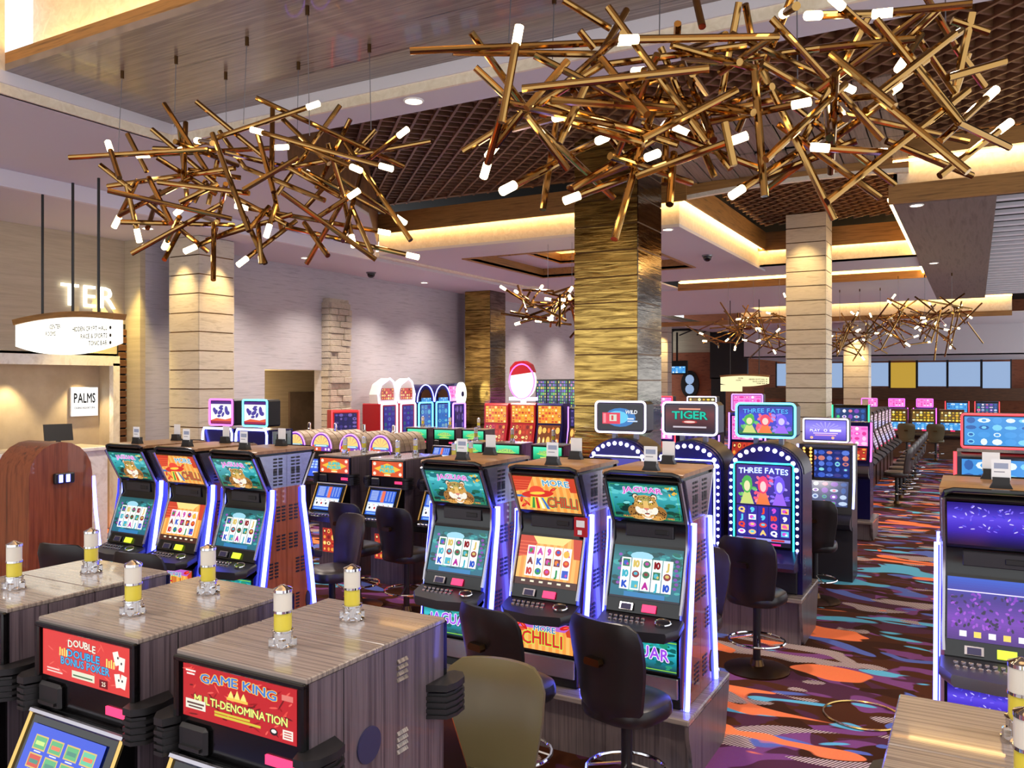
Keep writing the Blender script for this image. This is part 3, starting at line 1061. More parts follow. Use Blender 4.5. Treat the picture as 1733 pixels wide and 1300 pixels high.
@artfn
def art_chilli_belly():
    A = Art(0.46, 0.19, (206, 110, 60))
    fiesta(A, random.Random(8))
    A.poly([(0, 0.19), (0.46, 0.19), (0.4, 0.14), (0.06, 0.14)], (176, 96, 190))
    for (x, y, r_) in ((0.05, 0.16, 0.8), (0.09, 0.15, 2.4), (0.4, 0.17, 0.3)):
        chilli(A, x, y, 0.04, r_)
    A.outlined('MORE', 0.25, 0.125, 0.038, (40, 110, 190), (240, 236, 200), width=0.16)
    A.outlined('CHILLI', 0.23, 0.03, 0.085, (200, 40, 40), (190, 220, 70), width=0.3, arch=0.012)
    return A


@artfn
def art_violet_top():
    A = Art(0.48, 0.29, (20, 14, 60))
    rs_ = random.Random(15)
    sky(A, [(14, 10, 54), (54, 34, 170), (90, 70, 220), (30, 20, 120)])
    for k in range(60):
        A.ell(rs_.uniform(0.03, 0.4), rs_.uniform(0.1, 0.27), 0.012, 0.004, rs_.choice([(190, 180, 255), (120, 100, 240), (60, 60, 200)]), 6, rs_.uniform(0, 3))
    return A


@artfn
def art_violet_reels():
    A = Art(0.48, 0.33, (60, 20, 110))
    rs_ = random.Random(16)
    sky(A, [(70, 26, 120), (110, 50, 170), (60, 30, 130), (40, 80, 190)])
    for k in range(120):
        A.ell(rs_.uniform(0.02, 0.46), rs_.uniform(0.07, 0.25), 0.012, 0.007, rs_.choice([(150, 70, 200), (40, 10, 80), (120, 40, 180), (30, 16, 60)]), 5, rs_.uniform(0, 3))
    A.rect(0, 0.255, 0.48, 0.006, (220, 210, 255))
    for k in range(5):
        A.rect(0.06 + 0.07 * k, 0.02, 0.035, 0.03, (236, 206, 90) if k % 2 else (230, 226, 240))
    return A


@artfn
def art_game_king():
    A = Art(0.54, 0.2, (186, 34, 40))
    rs_ = random.Random(3)
    for k in range(60):
        x, y = rs_.uniform(0.02, 0.52), rs_.uniform(0.01, 0.19)
        A.ell(x, y, rs_.uniform(0.01, 0.03), 0.0035, rs_.choice([(150, 20, 26), (222, 70, 60), (110, 16, 20), (230, 90, 80)]), 6, rs_.uniform(-1, 1))
    A.outlined('GAME KING', 0.27, 0.138, 0.034, (66, 122, 200), (240, 196, 90), width=0.36, arch=0.012)
    for k in range(3):
        x = 0.225 + 0.03 * k
        A.poly([(x, 0.108), (x + 0.03, 0.108), (x + 0.024, 0.122), (x + 0.015, 0.136 + 0.006 * (k == 1)), (x + 0.006, 0.122)], (250, 222, 120))
    A.rect(0.22, 0.1, 0.1, 0.01, (236, 190, 80))
    A.outlined('MULTI-DENOMINATION', 0.28, 0.06, 0.03, (240, 232, 120), (60, 84, 66), width=0.44)
    A.rect(0.16, 0.028, 0.22, 0.009, (206, 190, 60))
    A.rect(0.16, 0.04, 0.17, 0.008, (206, 190, 60))
    A.rect(0.015, 0.032, 0.1, 0.036, (226, 222, 206))
    A.rect(0.022, 0.05, 0.086, 0.007, (90, 60, 60))
    A.rect(0.03, 0.038, 0.07, 0.006, (90, 60, 60))
    A.rect(0.015, 0.172, 0.05, 0.006, (236, 226, 220))
    A.rect(0.02, 0.160, 0.04, 0.006, (236, 226, 220))
    A.rect(0.475, 0.15, 0.05, 0.02, (216, 120, 110))
    A.ell(0.44, 0.03, 0.018, 0.013, (30, 20, 24), 12)
    A.ell(0.44, 0.032, 0.012, 0.007, (230, 226, 220), 10)
    A.rect(0.48, 0.014, 0.045, 0.034, (234, 226, 214))
    for k in range(3):
        A.rect(0.486, 0.02 + 0.009 * k, 0.033, 0.004, (190, 80, 70))
    return A


@artfn
def art_bonus_poker():
    A = Art(0.54, 0.2, (214, 62, 58))
    rs_ = random.Random(4)
    for k in range(30):
        A.ell(rs_.uniform(0.03, 0.5), rs_.uniform(0.02, 0.18), 0.02, 0.003, (230, 96, 84), 6, rs_.uniform(-1, 1))
    A.outlined('DOUBLE', 0.25, 0.142, 0.03, (236, 228, 210), (150, 60, 60), width=0.17, arch=0.01)
    A.outlined('DOUBLE', 0.26, 0.104, 0.032, (80, 170, 220), (24, 60, 110), width=0.2)
    A.outlined('BONUS POKER', 0.27, 0.066, 0.032, (80, 170, 220), (24, 60, 110), width=0.3)
    for x in (0.11, 0.4):
        for k in range(4):
            A.rect(x + 0.014 * k, 0.1, 0.008, 0.035 - 0.006 * (k % 2), (240, 216, 110))
    A.rect(0.19, 0.02, 0.14, 0.03, (220, 222, 196))
    A.rect(0.198, 0.028, 0.12, 0.006, (70, 100, 70))
    A.rect(0.36, 0.01, 0.05, 0.034, (110, 20, 24))
    A.text('25', 0.385, 0.018, 0.018, (240, 226, 200))
    for (x, y, r_) in ((0.47, 0.12, 0.3), (0.49, 0.1, -0.1), (0.475, 0.03, 0.2), (0.495, 0.03, -0.2)):
        c_, s_ = math.cos(r_), math.sin(r_)
        A.poly([(x + a * c_ - bb * s_, y + a * s_ + bb * c_) for a, bb in ((-0.016, 0), (0.016, 0), (0.016, 0.055), (-0.016, 0.055))], (238, 234, 222))
        A.ell(x, y + 0.03, 0.005, 0.006, (40, 30, 40), 6)
    A.rect(0.03, 0.02, 0.1, 0.006, (240, 200, 190))
    A.rect(0.03, 0.032, 0.08, 0.006, (240, 200, 190))
    return A


def poker_screen(A, seed=0):
    rs_ = random.Random(seed)
    for j in range(3):
        for i in range(4):
            x, y = 0.045 + 0.105 * i, 0.26 - 0.075 * j
            A.rect(x, y, 0.085, 0.06, (206, 176, 90))
            A.rect(x + 0.006, y + 0.006, 0.073, 0.048, rs_.choice([(80, 170, 110), (200, 60, 40), (90, 190, 150)]))
            A.rect(x + 0.014, y + 0.02, 0.057, 0.016, rs_.choice([(196, 230, 120), (230, 110, 70), (60, 130, 110)]))
            A.rect(x + 0.02, y - 0.009, 0.045, 0.005, (220, 226, 250))
    A.rect(0.3, 0.02, 0.13, 0.04, (190, 210, 200))
    A.rect(0.32, 0.032, 0.09, 0.012, (40, 60, 90))
    A.rect(0.03, 0.03, 0.18, 0.006, (210, 220, 255))


@artfn
def art_poker_menu():
    A = Art(0.48, 0.36, (30, 70, 206))
    poker_screen(A, 2)
    return A


@artfn
def art_poker_menu_teal():
    A = Art(0.48, 0.36, (50, 140, 190))
    A.rect(0, 0, 0.1, 0.36, (30, 60, 80))
    poker_screen(A, 5)
    return A


@artfn
def art_poker_draw():
    A = Art(0.36, 0.36, (40, 92, 206))
    for k in range(8):
        A.rect(0.02, 0.34 - 0.018 * k, 0.1, 0.008, (190, 206, 240))
        for i in range(5):
            A.rect(0.15 + 0.042 * i, 0.34 - 0.018 * k, 0.022, 0.008, (170, 190, 240))
    A.rect(0.17, 0.19, 0.045, 0.165, (226, 110, 80))
    A.rect(0, 0.05, 0.36, 0.135, (196, 214, 240))
    for i in range(5):
        x = 0.015 + 0.068 * i
        A.rect(x, 0.055, 0.058, 0.11, (240, 242, 250))
        c = (190, 30, 40) if i % 2 else (24, 30, 60)
        A.ell(x + 0.03, 0.1, 0.014, 0.018, c, 8)
        A.ell(x + 0.012, 0.145, 0.007, 0.009, c, 6)
    A.rect(0.02, 0.012, 0.3, 0.02, (120, 170, 230))
    return A


@artfn
def art_poker_grid():
    A = Art(0.36, 0.36, (44, 86, 214))
    for i in range(4):
        for j in range(3):
            A.rect(0.03 + 0.08 * i, 0.17 + 0.058 * j, 0.06, 0.042, (170, 200, 246))
    A.rect(0.1, 0.07, 0.15, 0.03, (210, 226, 250))
    return A


@artfn
def art_super_poker():
    A = Art(0.48, 0.17, (210, 84, 46))
    A.poly([(0.03, 0.085), (0.24, 0.15), (0.45, 0.085), (0.24, 0.02)], (240, 186, 60))
    A.outlined('SUPER', 0.24, 0.092, 0.034, (90, 220, 210), (20, 90, 110), width=0.2)
    A.outlined('POKER', 0.24, 0.048, 0.034, (90, 220, 210), (20, 90, 110), width=0.23)
    for (x, y) in ((0.04, 0.14), (0.44, 0.14), (0.04, 0.03), (0.44, 0.03)):
        A.ell(x, y, 0.024, 0.02, (246, 226, 206), 10)
    A.rect(0.19, 0.008, 0.1, 0.016, (240, 226, 170))
    return A


@artfn
def art_green_poker():
    A = Art(0.48, 0.17, (30, 170, 110))
    sky(A, [(20, 140, 90), (50, 200, 140), (90, 226, 180)])
    A.poly([(0.05, 0.075), (0.24, 0.13), (0.43, 0.075), (0.24, 0.035)], (150, 214, 100))
    A.outlined('POKER', 0.24, 0.07, 0.04, (60, 150, 110), (226, 236, 120), width=0.26, arch=0.012)
    A.rect(0.12, 0.02, 0.24, 0.014, (210, 230, 110))
    return A


@artfn
def art_arch_marquee():
    A = Art(0.44, 0.30, (180, 70, 60))
    A.f, A.v, A.c = [], [], []
    A.ell(0.22, 0.09, 0.21, 0.2, (120, 50, 170), 24, 0, 0, 180)
    A.rect(0.01, 0, 0.42, 0.09, (120, 60, 170))
    A.poly([(0.01, 0.0), (0.22, 0.0), (0.22, 0.1), (0.01, 0.1)], (206, 80, 46))
    A.ell(0.22, 0.1, 0.17, 0.165, (240, 206, 120), 20, 0, 0, 180)
    for k in range(6):
        A.ell(0.22, 0.105, 0.16, 0.15, [(250, 226, 190), (226, 150, 90), (246, 236, 226), (190, 160, 220), (250, 240, 236), (220, 190, 120)][k], 3, 0, 3 + 29 * k, 29 + 29 * k)
    for k in range(5):
        A.poly([(0.22, 0.11), (0.22 + 0.16 * math.cos(math.radians(28 + 30 * k)), 0.11 + 0.15 * math.sin(math.radians(28 + 30 * k))),
                (0.22 + 0.16 * math.cos(math.radians(31 + 30 * k)), 0.11 + 0.15 * math.sin(math.radians(31 + 30 * k)))], (196, 40, 120))
    A.rect(0.07, 0.075, 0.30, 0.035, (60, 170, 210))
    A.rect(0.10, 0.085, 0.24, 0.015, (226, 240, 250))
    for x in (0.05, 0.12, 0.32, 0.39):
        A.ell(x, 0.035, 0.022, 0.022, (240, 220, 236), 10)
    return A


def three_figures(A, x0, x1, y0, y1):
    w_, h_ = x1 - x0, y1 - y0
    for k, (hair, skin, robe) in enumerate([((70, 170, 70), (226, 220, 170), (196, 210, 120)), ((230, 60, 90), (250, 200, 190), (240, 120, 60)), ((110, 80, 230), (200, 190, 250), (150, 100, 240))]):
        cx = x0 + w_ * (0.2 + 0.3 * k)
        rs_ = random.Random(30 + k)
        for j in range(16):
            A.ell(cx + rs_.uniform(-0.15, 0.15) * w_, y0 + rs_.uniform(0.1, 0.95) * h_, 0.05 * w_, 0.03 * w_, lerp(hair, (255, 255, 255), rs_.uniform(0, 0.4)), 7, rs_.uniform(0, 3))
        A.poly([(cx - 0.13 * w_, y0), (cx + 0.13 * w_, y0), (cx + 0.05 * w_, y0 + 0.42 * h_), (cx - 0.05 * w_, y0 + 0.42 * h_)], robe)
        A.ell(cx, y0 + 0.66 * h_, 0.10 * w_, 0.3 * h_, hair, 12)
        A.ell(cx, y0 + 0.6 * h_, 0.058 * w_, 0.18 * h_, skin, 12)


@artfn
def art_fates_main():
    A = Art(0.46, 0.86, (30, 20, 90))
    sky(A, [(40, 30, 120), (60, 50, 170), (90, 60, 200), (40, 40, 150)])
    A.rect(0, 0.43, 0.46, 0.43, (60, 40, 130))
    three_figures(A, 0.0, 0.46, 0.44, 0.76)
    A.outlined('THREE FATES', 0.23, 0.765, 0.06, (226, 236, 255), (60, 100, 210), width=0.42, arch=0.012)
    A.rect(0, 0.425, 0.46, 0.012, (20, 14, 50))
    A.rect(0.0, 0.06, 0.46, 0.365, (30, 26, 110))
    reel_grid(A, 0.0, 0.1, 0.46, 0.32, 5, 4, 44, [(226, 70, 50), (240, 90, 170), (90, 200, 230), (240, 240, 250), (246, 200, 120), (200, 80, 210)], bgc=(48, 40, 150), letters=('J', 'Q', '9', '10', 'A'))
    A.rect(0.0, 0.05, 0.46, 0.03, (150, 150, 220))
    A.rect(0.06, 0.055, 0.11, 0.02, (190, 40, 50))
    A.rect(0.3, 0.055, 0.11, 0.02, (190, 40, 50))
    A.rect(0.0, 0.0, 0.46, 0.045, (24, 20, 40))
    A.rect(0.12, 0.005, 0.06, 0.032, (206, 206, 70))
    A.rect(0.19, 0.005, 0.06, 0.032, (220, 220, 230))
    A.rect(0.3, 0.01, 0.08, 0.02, (226, 40, 150))
    return A


@artfn
def art_fates_blank():
    A = Art(0.46, 0.86, (34, 28, 110))
    sky(A, [(24, 20, 80), (44, 36, 130), (52, 44, 150)])
    return A


@artfn
def art_fates_monitor():
    A = Art(0.5, 0.27, (20, 30, 110))
    sky(A, [(30, 120, 60), (60, 60, 190), (40, 60, 200), (30, 40, 150)])
    three_figures(A, 0.0, 0.5, 0.01, 0.2)
    A.outlined('THREE FATES', 0.25, 0.2, 0.042, (90, 170, 250), (30, 50, 130), width=0.42, arch=0.01)
    return A


@artfn
def art_tiger_monitor():
    A = Art(0.5, 0.27, (30, 14, 20))
    sky(A, [(40, 26, 40), (70, 22, 30), (96, 24, 34), (50, 16, 30)])
    A.rect(0.14, 0.225, 0.22, 0.014, (226, 150, 120))
    A.outlined('TIGER', 0.25, 0.125, 0.08, (40, 190, 160), (16, 50, 60), width=0.36, arch=0.01)
    A.ell(0.25, 0.1, 0.08, 0.018, (170, 40, 40), 12)
    A.ell(0.25, 0.1, 0.06, 0.01, (236, 200, 190), 10)
    A.rect(0.08, 0.04, 0.34, 0.016, (190, 180, 190))
    return A


@artfn
def art_ruby_monitor():
    A = Art(0.5, 0.27, (16, 16, 30))
    A.ell(0.25, 0.13, 0.17, 0.1, (30, 110, 180), 16)
    A.ell(0.22, 0.13, 0.12, 0.07, (90, 190, 230), 14)
    A.rect(0.05, 0.06, 0.2, 0.12, (214, 40, 70))
    A.rect(0.06, 0.07, 0.03, 0.1, (240, 130, 140))
    A.rect(0.13, 0.09, 0.08, 0.07, (200, 206, 190))
    A.rect(0.15, 0.1, 0.025, 0.05, (200, 50, 50))
    A.outlined('WILD', 0.37, 0.17, 0.04, (236, 240, 246), (60, 60, 80), width=0.13, skew=0.15)
    A.rect(0.33, 0.11, 0.07, 0.014, (220, 226, 240))
    A.rect(0.33, 0.085, 0.11, 0.014, (190, 210, 240))
    return A


@artfn
def art_play_monitor():
    A = Art(0.5, 0.27, (110, 90, 200))
    sky(A, [(90, 76, 190), (130, 110, 226), (150, 140, 240), (120, 110, 220)])
    for k in range(9):
        an = math.radians(20 + 17 * k)
        A.poly([(0.25, 0.13), (0.25 + 0.2 * math.cos(an), 0.13 + 0.12 * math.sin(an)), (0.25 + 0.2 * math.cos(an + 0.1), 0.13 + 0.12 * math.sin(an + 0.1))], (170, 160, 246))
    A.text('PLAY', 0.12, 0.115, 0.036, (240, 240, 255), width=0.12)
    A.ell(0.25, 0.133, 0.022, 0.022, (240, 236, 255), 10)
    A.ell(0.25, 0.133, 0.012, 0.012, (130, 110, 220), 8)
    A.rect(0.3, 0.115, 0.14, 0.034, (236, 232, 255))
    A.rect(0.1, 0.085, 0.3, 0.014, (226, 200, 240))
    A.rect(0.12, 0.06, 0.26, 0.012, (236, 170, 206))
    A.ell(0.08, 0.03, 0.02, 0.02, (246, 190, 150), 8)
    A.ell(0.34, 0.03, 0.02, 0.02, (246, 190, 150), 8)
    return A


@artfn
def art_dragon_panel():
    A = Art(0.42, 0.4, (246, 240, 244))
    A.rect(0, 0.35, 0.42, 0.05, (70, 30, 120))
    A.rect(0, 0, 0.42, 0.05, (150, 30, 70))
    A.poly([(0, 0.05), (0.12, 0.09), (0.3, 0.07), (0.42, 0.1), (0.42, 0.04), (0, 0.04)], (220, 90, 60))
    for (x, y, rx, ry, r_) in [(0.08, 0.23, 0.035, 0.06, 0.4), (0.11, 0.2, 0.03, 0.05, -0.5), (0.19, 0.2, 0.06, 0.035, 0.6), (0.21, 0.27, 0.05, 0.03, -0.3), (0.17, 0.13, 0.04, 0.025, 0.2),
                               (0.22, 0.31, 0.04, 0.02, 0.1), (0.32, 0.24, 0.035, 0.08, 0.1), (0.35, 0.19, 0.04, 0.04, 0.5), (0.25, 0.16, 0.025, 0.05, -0.4)]:
        A.ell(x, y, rx, ry, (70, 60, 150), 9, r_)
    return A


@artfn
def art_dragon_reels():
    A = Art(0.42, 0.2, (240, 226, 230))
    A.rect(0, 0.16, 0.42, 0.04, (206, 130, 120))
    reel_grid(A, 0.01, 0.03, 0.4, 0.13, 5, 3, 61, [(220, 170, 60), (60, 50, 60), (180, 60, 50), (90, 80, 90)], bgc=(250, 248, 246))
    return A


def mosaic(seed, w_, h_, pal, nx, ny, bgc, glyph=True):
    rs_ = random.Random(seed)
    A = Art(w_, h_, bgc)
    for i in range(nx):
        for j in range(ny):
            x, y = w_ * (i + 0.5) / nx, h_ * (j + 0.5) / ny
            A.ell(x, y, w_ / nx * rs_.uniform(0.25, 0.5), h_ / ny * rs_.uniform(0.25, 0.5), rs_.choice(pal), 8, 0)
            if glyph and rs_.random() < 0.4:
                A.ell(x, y, w_ / nx * 0.2, h_ / ny * 0.2, rs_.choice(pal), 6, 0)
    return A


ART_FN['blue_reels'] = lambda: mosaic(70, 0.5, 0.36, [(60, 90, 190), (90, 120, 210), (200, 120, 110), (130, 210, 220), (60, 60, 130)], 6, 5, (30, 44, 110))
ART_FN['green_reels'] = lambda: mosaic(71, 0.5, 0.34, [(60, 190, 110), (180, 200, 230), (220, 120, 150), (50, 90, 160), (120, 70, 180), (230, 230, 240)], 5, 4, (40, 60, 110))
ART_FN['warm_reels'] = lambda: mosaic(72, 0.5, 0.36, [(230, 150, 60), (200, 60, 40), (250, 220, 140), (120, 30, 30), (250, 190, 90)], 6, 4, (170, 50, 36))
ART_FN['gold_face'] = lambda: mosaic(73, 0.5, 0.5, [(246, 206, 80), (236, 160, 50), (226, 90, 50), (250, 226, 150), (190, 60, 40)], 7, 6, (226, 150, 50))
ART_FN['blue_column'] = lambda: mosaic(74, 0.4, 0.8, [(60, 130, 190), (40, 100, 170), (90, 170, 200), (50, 70, 150), (120, 150, 170)], 3, 9, (44, 104, 180))
ART_FN['deep_blue_column'] = lambda: mosaic(75, 0.4, 0.8, [(40, 60, 150), (30, 50, 120), (70, 80, 170), (30, 90, 110)], 3, 9, (34, 40, 130))
ART_FN['purple_panel'] = lambda: mosaic(76, 0.5, 0.5, [(60, 50, 120), (110, 90, 160), (40, 36, 90)], 5, 5, (40, 36, 80))
ART_FN['pink_panel'] = lambda: mosaic(77, 0.5, 0.34, [(250, 200, 230), (240, 90, 190), (255, 240, 250), (220, 60, 150)], 5, 4, (240, 130, 210))
ART_FN['yellow_panel'] = lambda: mosaic(78, 0.5, 0.3, [(240, 210, 70), (220, 170, 40), (250, 240, 190), (130, 90, 30)], 6, 4, (90, 70, 24))
ART_FN['cyan_panel'] = lambda: mosaic(79, 0.5, 0.28, [(70, 150, 220), (120, 200, 240), (220, 240, 250), (40, 90, 160)], 5, 4, (60, 140, 210))
ART_FN['lottery_panel'] = lambda: mosaic(80, 0.3, 0.55, [(90, 190, 90), (120, 110, 210), (220, 200, 90), (60, 70, 120), (190, 120, 190)], 5, 9, (50, 70, 80))
ART_FN['silver_reels'] = lambda: mosaic(81, 0.5, 0.3, [(230, 210, 240), (190, 150, 200), (250, 240, 250), (120, 90, 130)], 4, 6, (120, 96, 120))
ART_FN['amber_panel'] = lambda: mosaic(82, 0.5, 0.2, [(250, 190, 90), (240, 120, 50), (250, 230, 160)], 5, 2, (120, 60, 24))


@artfn
def art_palms_sign():
    A = Art(0.47, 0.47, (252, 250, 246))
    A.text('PALMS', 0.235, 0.22, 0.16, (24, 22, 24), bold=0.022, width=0.37)
    A.text('CASINO RESORT SPA', 0.235, 0.12, 0.03, (60, 56, 56), width=0.36)
    return A


def directory_lines(A, w_):
    A.text('RACE & SPORTS', w_ - 0.14, 0.185, 0.05, (70, 64, 40), align=1.0, width=0.5)
    A.text('TONIC BAR', w_ - 0.14, 0.11, 0.05, (70, 64, 40), align=1.0, width=0.35)
    A.text('HIDDEN CRYPT HALL', w_ - 0.14, 0.26, 0.05, (70, 64, 40), align=1.0, width=0.72)
    for y in (0.11, 0.185, 0.26):
        A.ell(w_ - 0.08, y + 0.024, 0.02, 0.02, (30, 26, 20), 8)


@artfn
def art_print_card():
    A = Art(0.09, 0.11, (236, 236, 238))
    A.rect(0.012, 0.06, 0.066, 0.03, (150, 160, 186))
    A.rect(0.012, 0.04, 0.05, 0.006, (150, 150, 160))
    return A


def loft(mb, rings):
    n = len(rings[0])
    o = len(mb.v)
    for r_ in rings:
        mb.v += [tuple(p) for p in r_]
    for i in range(len(rings) - 1):
        for k in range(n):
            a, b_ = o + i * n, o + (i + 1) * n
            mb.f.append((a + k, a + (k + 1) % n, b_ + (k + 1) % n, b_ + k))
    mb.f.append(tuple(range(o, o + n))[::-1])
    mb.f.append(tuple(range(o + (len(rings) - 1) * n, o + len(rings) * n)))
    return mb


def screen(parent, name, artname, w_, a, b_, x=0.0, off=0.006, label=None):
    """a lit artwork filling the slope from (y,z) a up to b_"""
    f_ = ART_FN[artname]
    me = art(artname)
    if artname not in ART_SIZE:
        xs = [v.co.x for v in me.vertices]
        zs = [v.co.z for v in me.vertices]
        ART_SIZE[artname] = (max(xs) - min(xs), max(zs) - min(zs))
    aw, ah = ART_SIZE[artname]
    dy, dz = b_[0] - a[0], b_[1] - a[1]
    h_ = math.hypot(dy, dz)
    th = math.atan2(-dy, dz)
    ny, nz = -math.cos(th), -math.sin(th)
    o = link(name, me, parent, loc=(x, (a[0] + b_[0]) / 2 + ny * off, (a[1] + b_[1]) / 2 + nz * off), rot=(th, 0, 0), scale=(w_ / aw, 1, h_ / ah))
    if label:
        o['label'] = label
    return o


ART_SIZE = {}


def neon_rrect(parent, name, w_, h_, r, tube_r, mat, loc, key=None):
    return part(parent, name, lambda: MB().tube([(a, 0, b_) for a, b_ in rrect(w_, h_, r)], tube_r, 6, closed=True), mat,
                key=('nr', w_, h_, r, tube_r), loc=loc)


# ------------------------------------------------------------------ double-screen machine with blue side lights
JP = [(0.40, 0.0), (0.07, 0.0), (0.07, 0.19), (0.05, 0.21), (0.05, 0.43), (0.10, 0.47), (0.06, 0.56), (0.09, 0.63), (0.20, 0.97), (0.215, 1.0),
      (0.205, 1.11), (0.19, 1.125), (0.05, 1.40), (0.07, 1.43), (0.40, 1.43)]
JSIDE = [(0.40, 0.0), (0.10, 0.0), (0.13, 0.30), (0.20, 0.78), (0.245, 1.0), (0.245, 1.14), (0.40, 1.14)]
JHEAD = [(0.40, 1.13), (0.235, 1.13), (0.10, 1.41), (0.40, 1.41)]


def vent_mesh(sets):
    mb = MB()
    for (y, z) in sets:
        for i in range(2):
            for k in range(5):
                mb.box(-0.002, 0.002, y + i * 0.06 - 0.02, y + i * 0.06 + 0.02, z + k * 0.028, z + k * 0.028 + 0.014)
    return mb


def video_slot(label, loc, rz=0.0, game='jaguar', group=None, ticker='led_red', side='cherry_wood', card=True):
    t = thing('slot_machine', label, 'slot machine', loc, rz, group)
    part(t, 'cabinet', lambda: MB().prism(JP, -0.245, 0.245), 'black_gloss', key='j_cab')
    for s in (-1, 1):
        sp = part(t, 'side_panel', lambda s=s: MB().prism(JSIDE, min(s * 0.245, s * 0.275), max(s * 0.245, s * 0.275)), side, key=('j_side', s))
        part(sp, 'vent', lambda: vent_mesh([(0.30, 0.62), (0.22, 0.40), (0.28, 0.10), (0.30, 0.86)]), 'black_satin', key='j_vent', loc=(s * 0.2765, 0, 0))
        part(sp, 'lock_plate', lambda: MB().prism([(0.155 + 0.03 * math.cos(k * 0.5236), 0.14 + 0.075 * math.sin(k * 0.5236)) for k in range(12)], -0.003, 0.003), 'black_satin', key='j_lock', loc=(s * 0.277, 0, 0))
        hp = part(t, 'head_side', lambda s=s: MB().prism(JHEAD, min(s * 0.245, s * 0.27), max(s * 0.245, s * 0.27)), 'silver' if side == 'cherry_wood' else side, key=('j_head', s))
        part(hp, 'vent', lambda: vent_mesh([(0.24, 1.16), (0.24, 1.30 - 0.04)]), 'black_satin', key='j_vent2', loc=(s * 0.2715, 0.03, 0))
        part(t, 'light_strip', lambda s=s: MB().tube([(s * 0.284, 0.075, 0.0), (s * 0.284, 0.11, 0.30), (s * 0.284, 0.185, 0.80), (s * 0.284, 0.22, 1.0), (s * 0.284, 0.225, 1.13)], 0.019, 6),
             'neon_blue', key=('j_led', s))
        part(t, 'strip_glow', lambda s=s: MB().prism([(0.06, 0.0), (0.13, 0.0), (0.165, 0.30), (0.235, 0.80), (0.27, 1.0), (0.27, 1.12), (0.19, 1.12), (0.185, 1.0), (0.15, 0.80), (0.08, 0.30)], min(s * 0.272, s * 0.279), max(s * 0.272, s * 0.279)), 'glow_blue', key=('j_glow', s))  # flat band painting the strip's blue halo onto the cabinet side
        part(t, 'edge_trim', lambda s=s: MB().tube([(s * 0.247, 0.07, 0.58), (s * 0.25, 0.09, 0.65), (s * 0.25, 0.195, 0.97), (s * 0.25, 0.20, 1.11), (s * 0.25, 0.045, 1.40)], 0.012, 5),
             'silver', key=('j_trim', s))
    part(t, 'top_board', lambda: MB().prism([(0.06, 1.43), (0.06, 1.445), (0.08, 1.455), (0.40, 1.455), (0.40, 1.43)], -0.27, 0.27), 'oak_board', key='j_top')
    part(t, 'header', lambda: MB().tube([(-0.25, 0.07, 1.40), (-0.24, 0.05, 1.435), (-0.2, 0.045, 1.448), (0.2, 0.045, 1.448), (0.24, 0.05, 1.435), (0.25, 0.07, 1.40)], 0.014, 6), 'black_gloss', key='j_head_rim')
    g = {'jaguar': ('jaguar_top', 'jaguar_reels', 'jaguar_belly'), 'chilli': ('chilli_top', 'chilli_reels', 'chilli_belly'), 'violet': ('violet_top', 'violet_reels', 'violet_top')}[game]
    screen(t, 'top_screen', g[0], 0.465, (0.182, 1.14), (0.058, 1.385))
    screen(t, 'reel_screen', g[1], 0.465, (0.093, 0.64), (0.196, 0.955))
    screen(t, 'belly_glass', g[2], 0.46, (0.05, 0.22), (0.05, 0.42), off=0.004)
    mp_ = part(t, 'bill_panel', lambda: MB().box(-0.16, 0.16, 0.195, 0.21, 1.02, 1.10, c=0.004), 'charcoal', key='j_bill')
    part(mp_, 'slot_mouth', lambda: MB().box(0.04, 0.13, 0.188, 0.2, 1.045, 1.075, c=0.003), 'black_satin', key='j_mouth')
    dk = part(t, 'button_deck', lambda: loft(MB(), [[(xx, yy, zz) for xx, yy, zz in
              [(-0.27 * q, 0.07, z), (0.27 * q, 0.07, z + 0), (0.27 * q, -0.03, z - 0.03), (0.21 * q, -0.10, z - 0.045), (0.0, -0.125, z - 0.05), (-0.21 * q, -0.10, z - 0.045), (-0.27 * q, -0.03, z - 0.03)]]
              for q, z in ((0.94, 0.49), (1.0, 0.51), (1.0, 0.54), (0.97, 0.552))]), 'steel_grey' if game == 'violet' else 'charcoal', key='j_deck')
    part(dk, 'button', lambda: (lambda mb: [mb.box(-0.19 + k * 0.036 - 0.012 + r_ * 0.008, -0.19 + k * 0.036 + 0.012 + r_ * 0.008, 0.0 - r_ * 0.034, 0.024 - r_ * 0.034, 0.534 - r_ * 0.014, 0.552 - r_ * 0.014, c=0.004)
                                            for k in range(7) for r_ in range(2)] and mb)(MB()), 'silver', key='j_btn')
    part(dk, 'ring', lambda: MB().tube([(0.16 + 0.05 * math.cos(a * 0.524), -0.005 + 0.028 * math.sin(a * 0.524), 0.546 + 0.012 * math.sin(a * 0.524)) for a in range(12)], 0.006, 5, closed=True), 'chrome', key='j_ring')
    dp = part(t, 'display', lambda: MB().prism([(0.055, 0.575), (0.078, 0.615), (0.07, 0.62), (0.047, 0.58)], -0.15, -0.06), 'silver', key='j_disp')
    part(dp, 'display_glass', lambda: MB().prism([(0.050, 0.583), (0.068, 0.612), (0.066, 0.614), (0.044, 0.585)], -0.138, -0.072), 'blue_steel', key='j_dispg')
    part(t, 'ticker', lambda: MB().prism([(0.055, 0.575), (0.078, 0.615), (0.07, 0.62), (0.047, 0.58)], 0.0, 0.09), ticker, key='j_tick')
    part(t, 'kick_panel', lambda: MB().box(-0.235, 0.235, 0.05, 0.072, 0.06, 0.19, c=0.006), 'silver', key='j_kick')
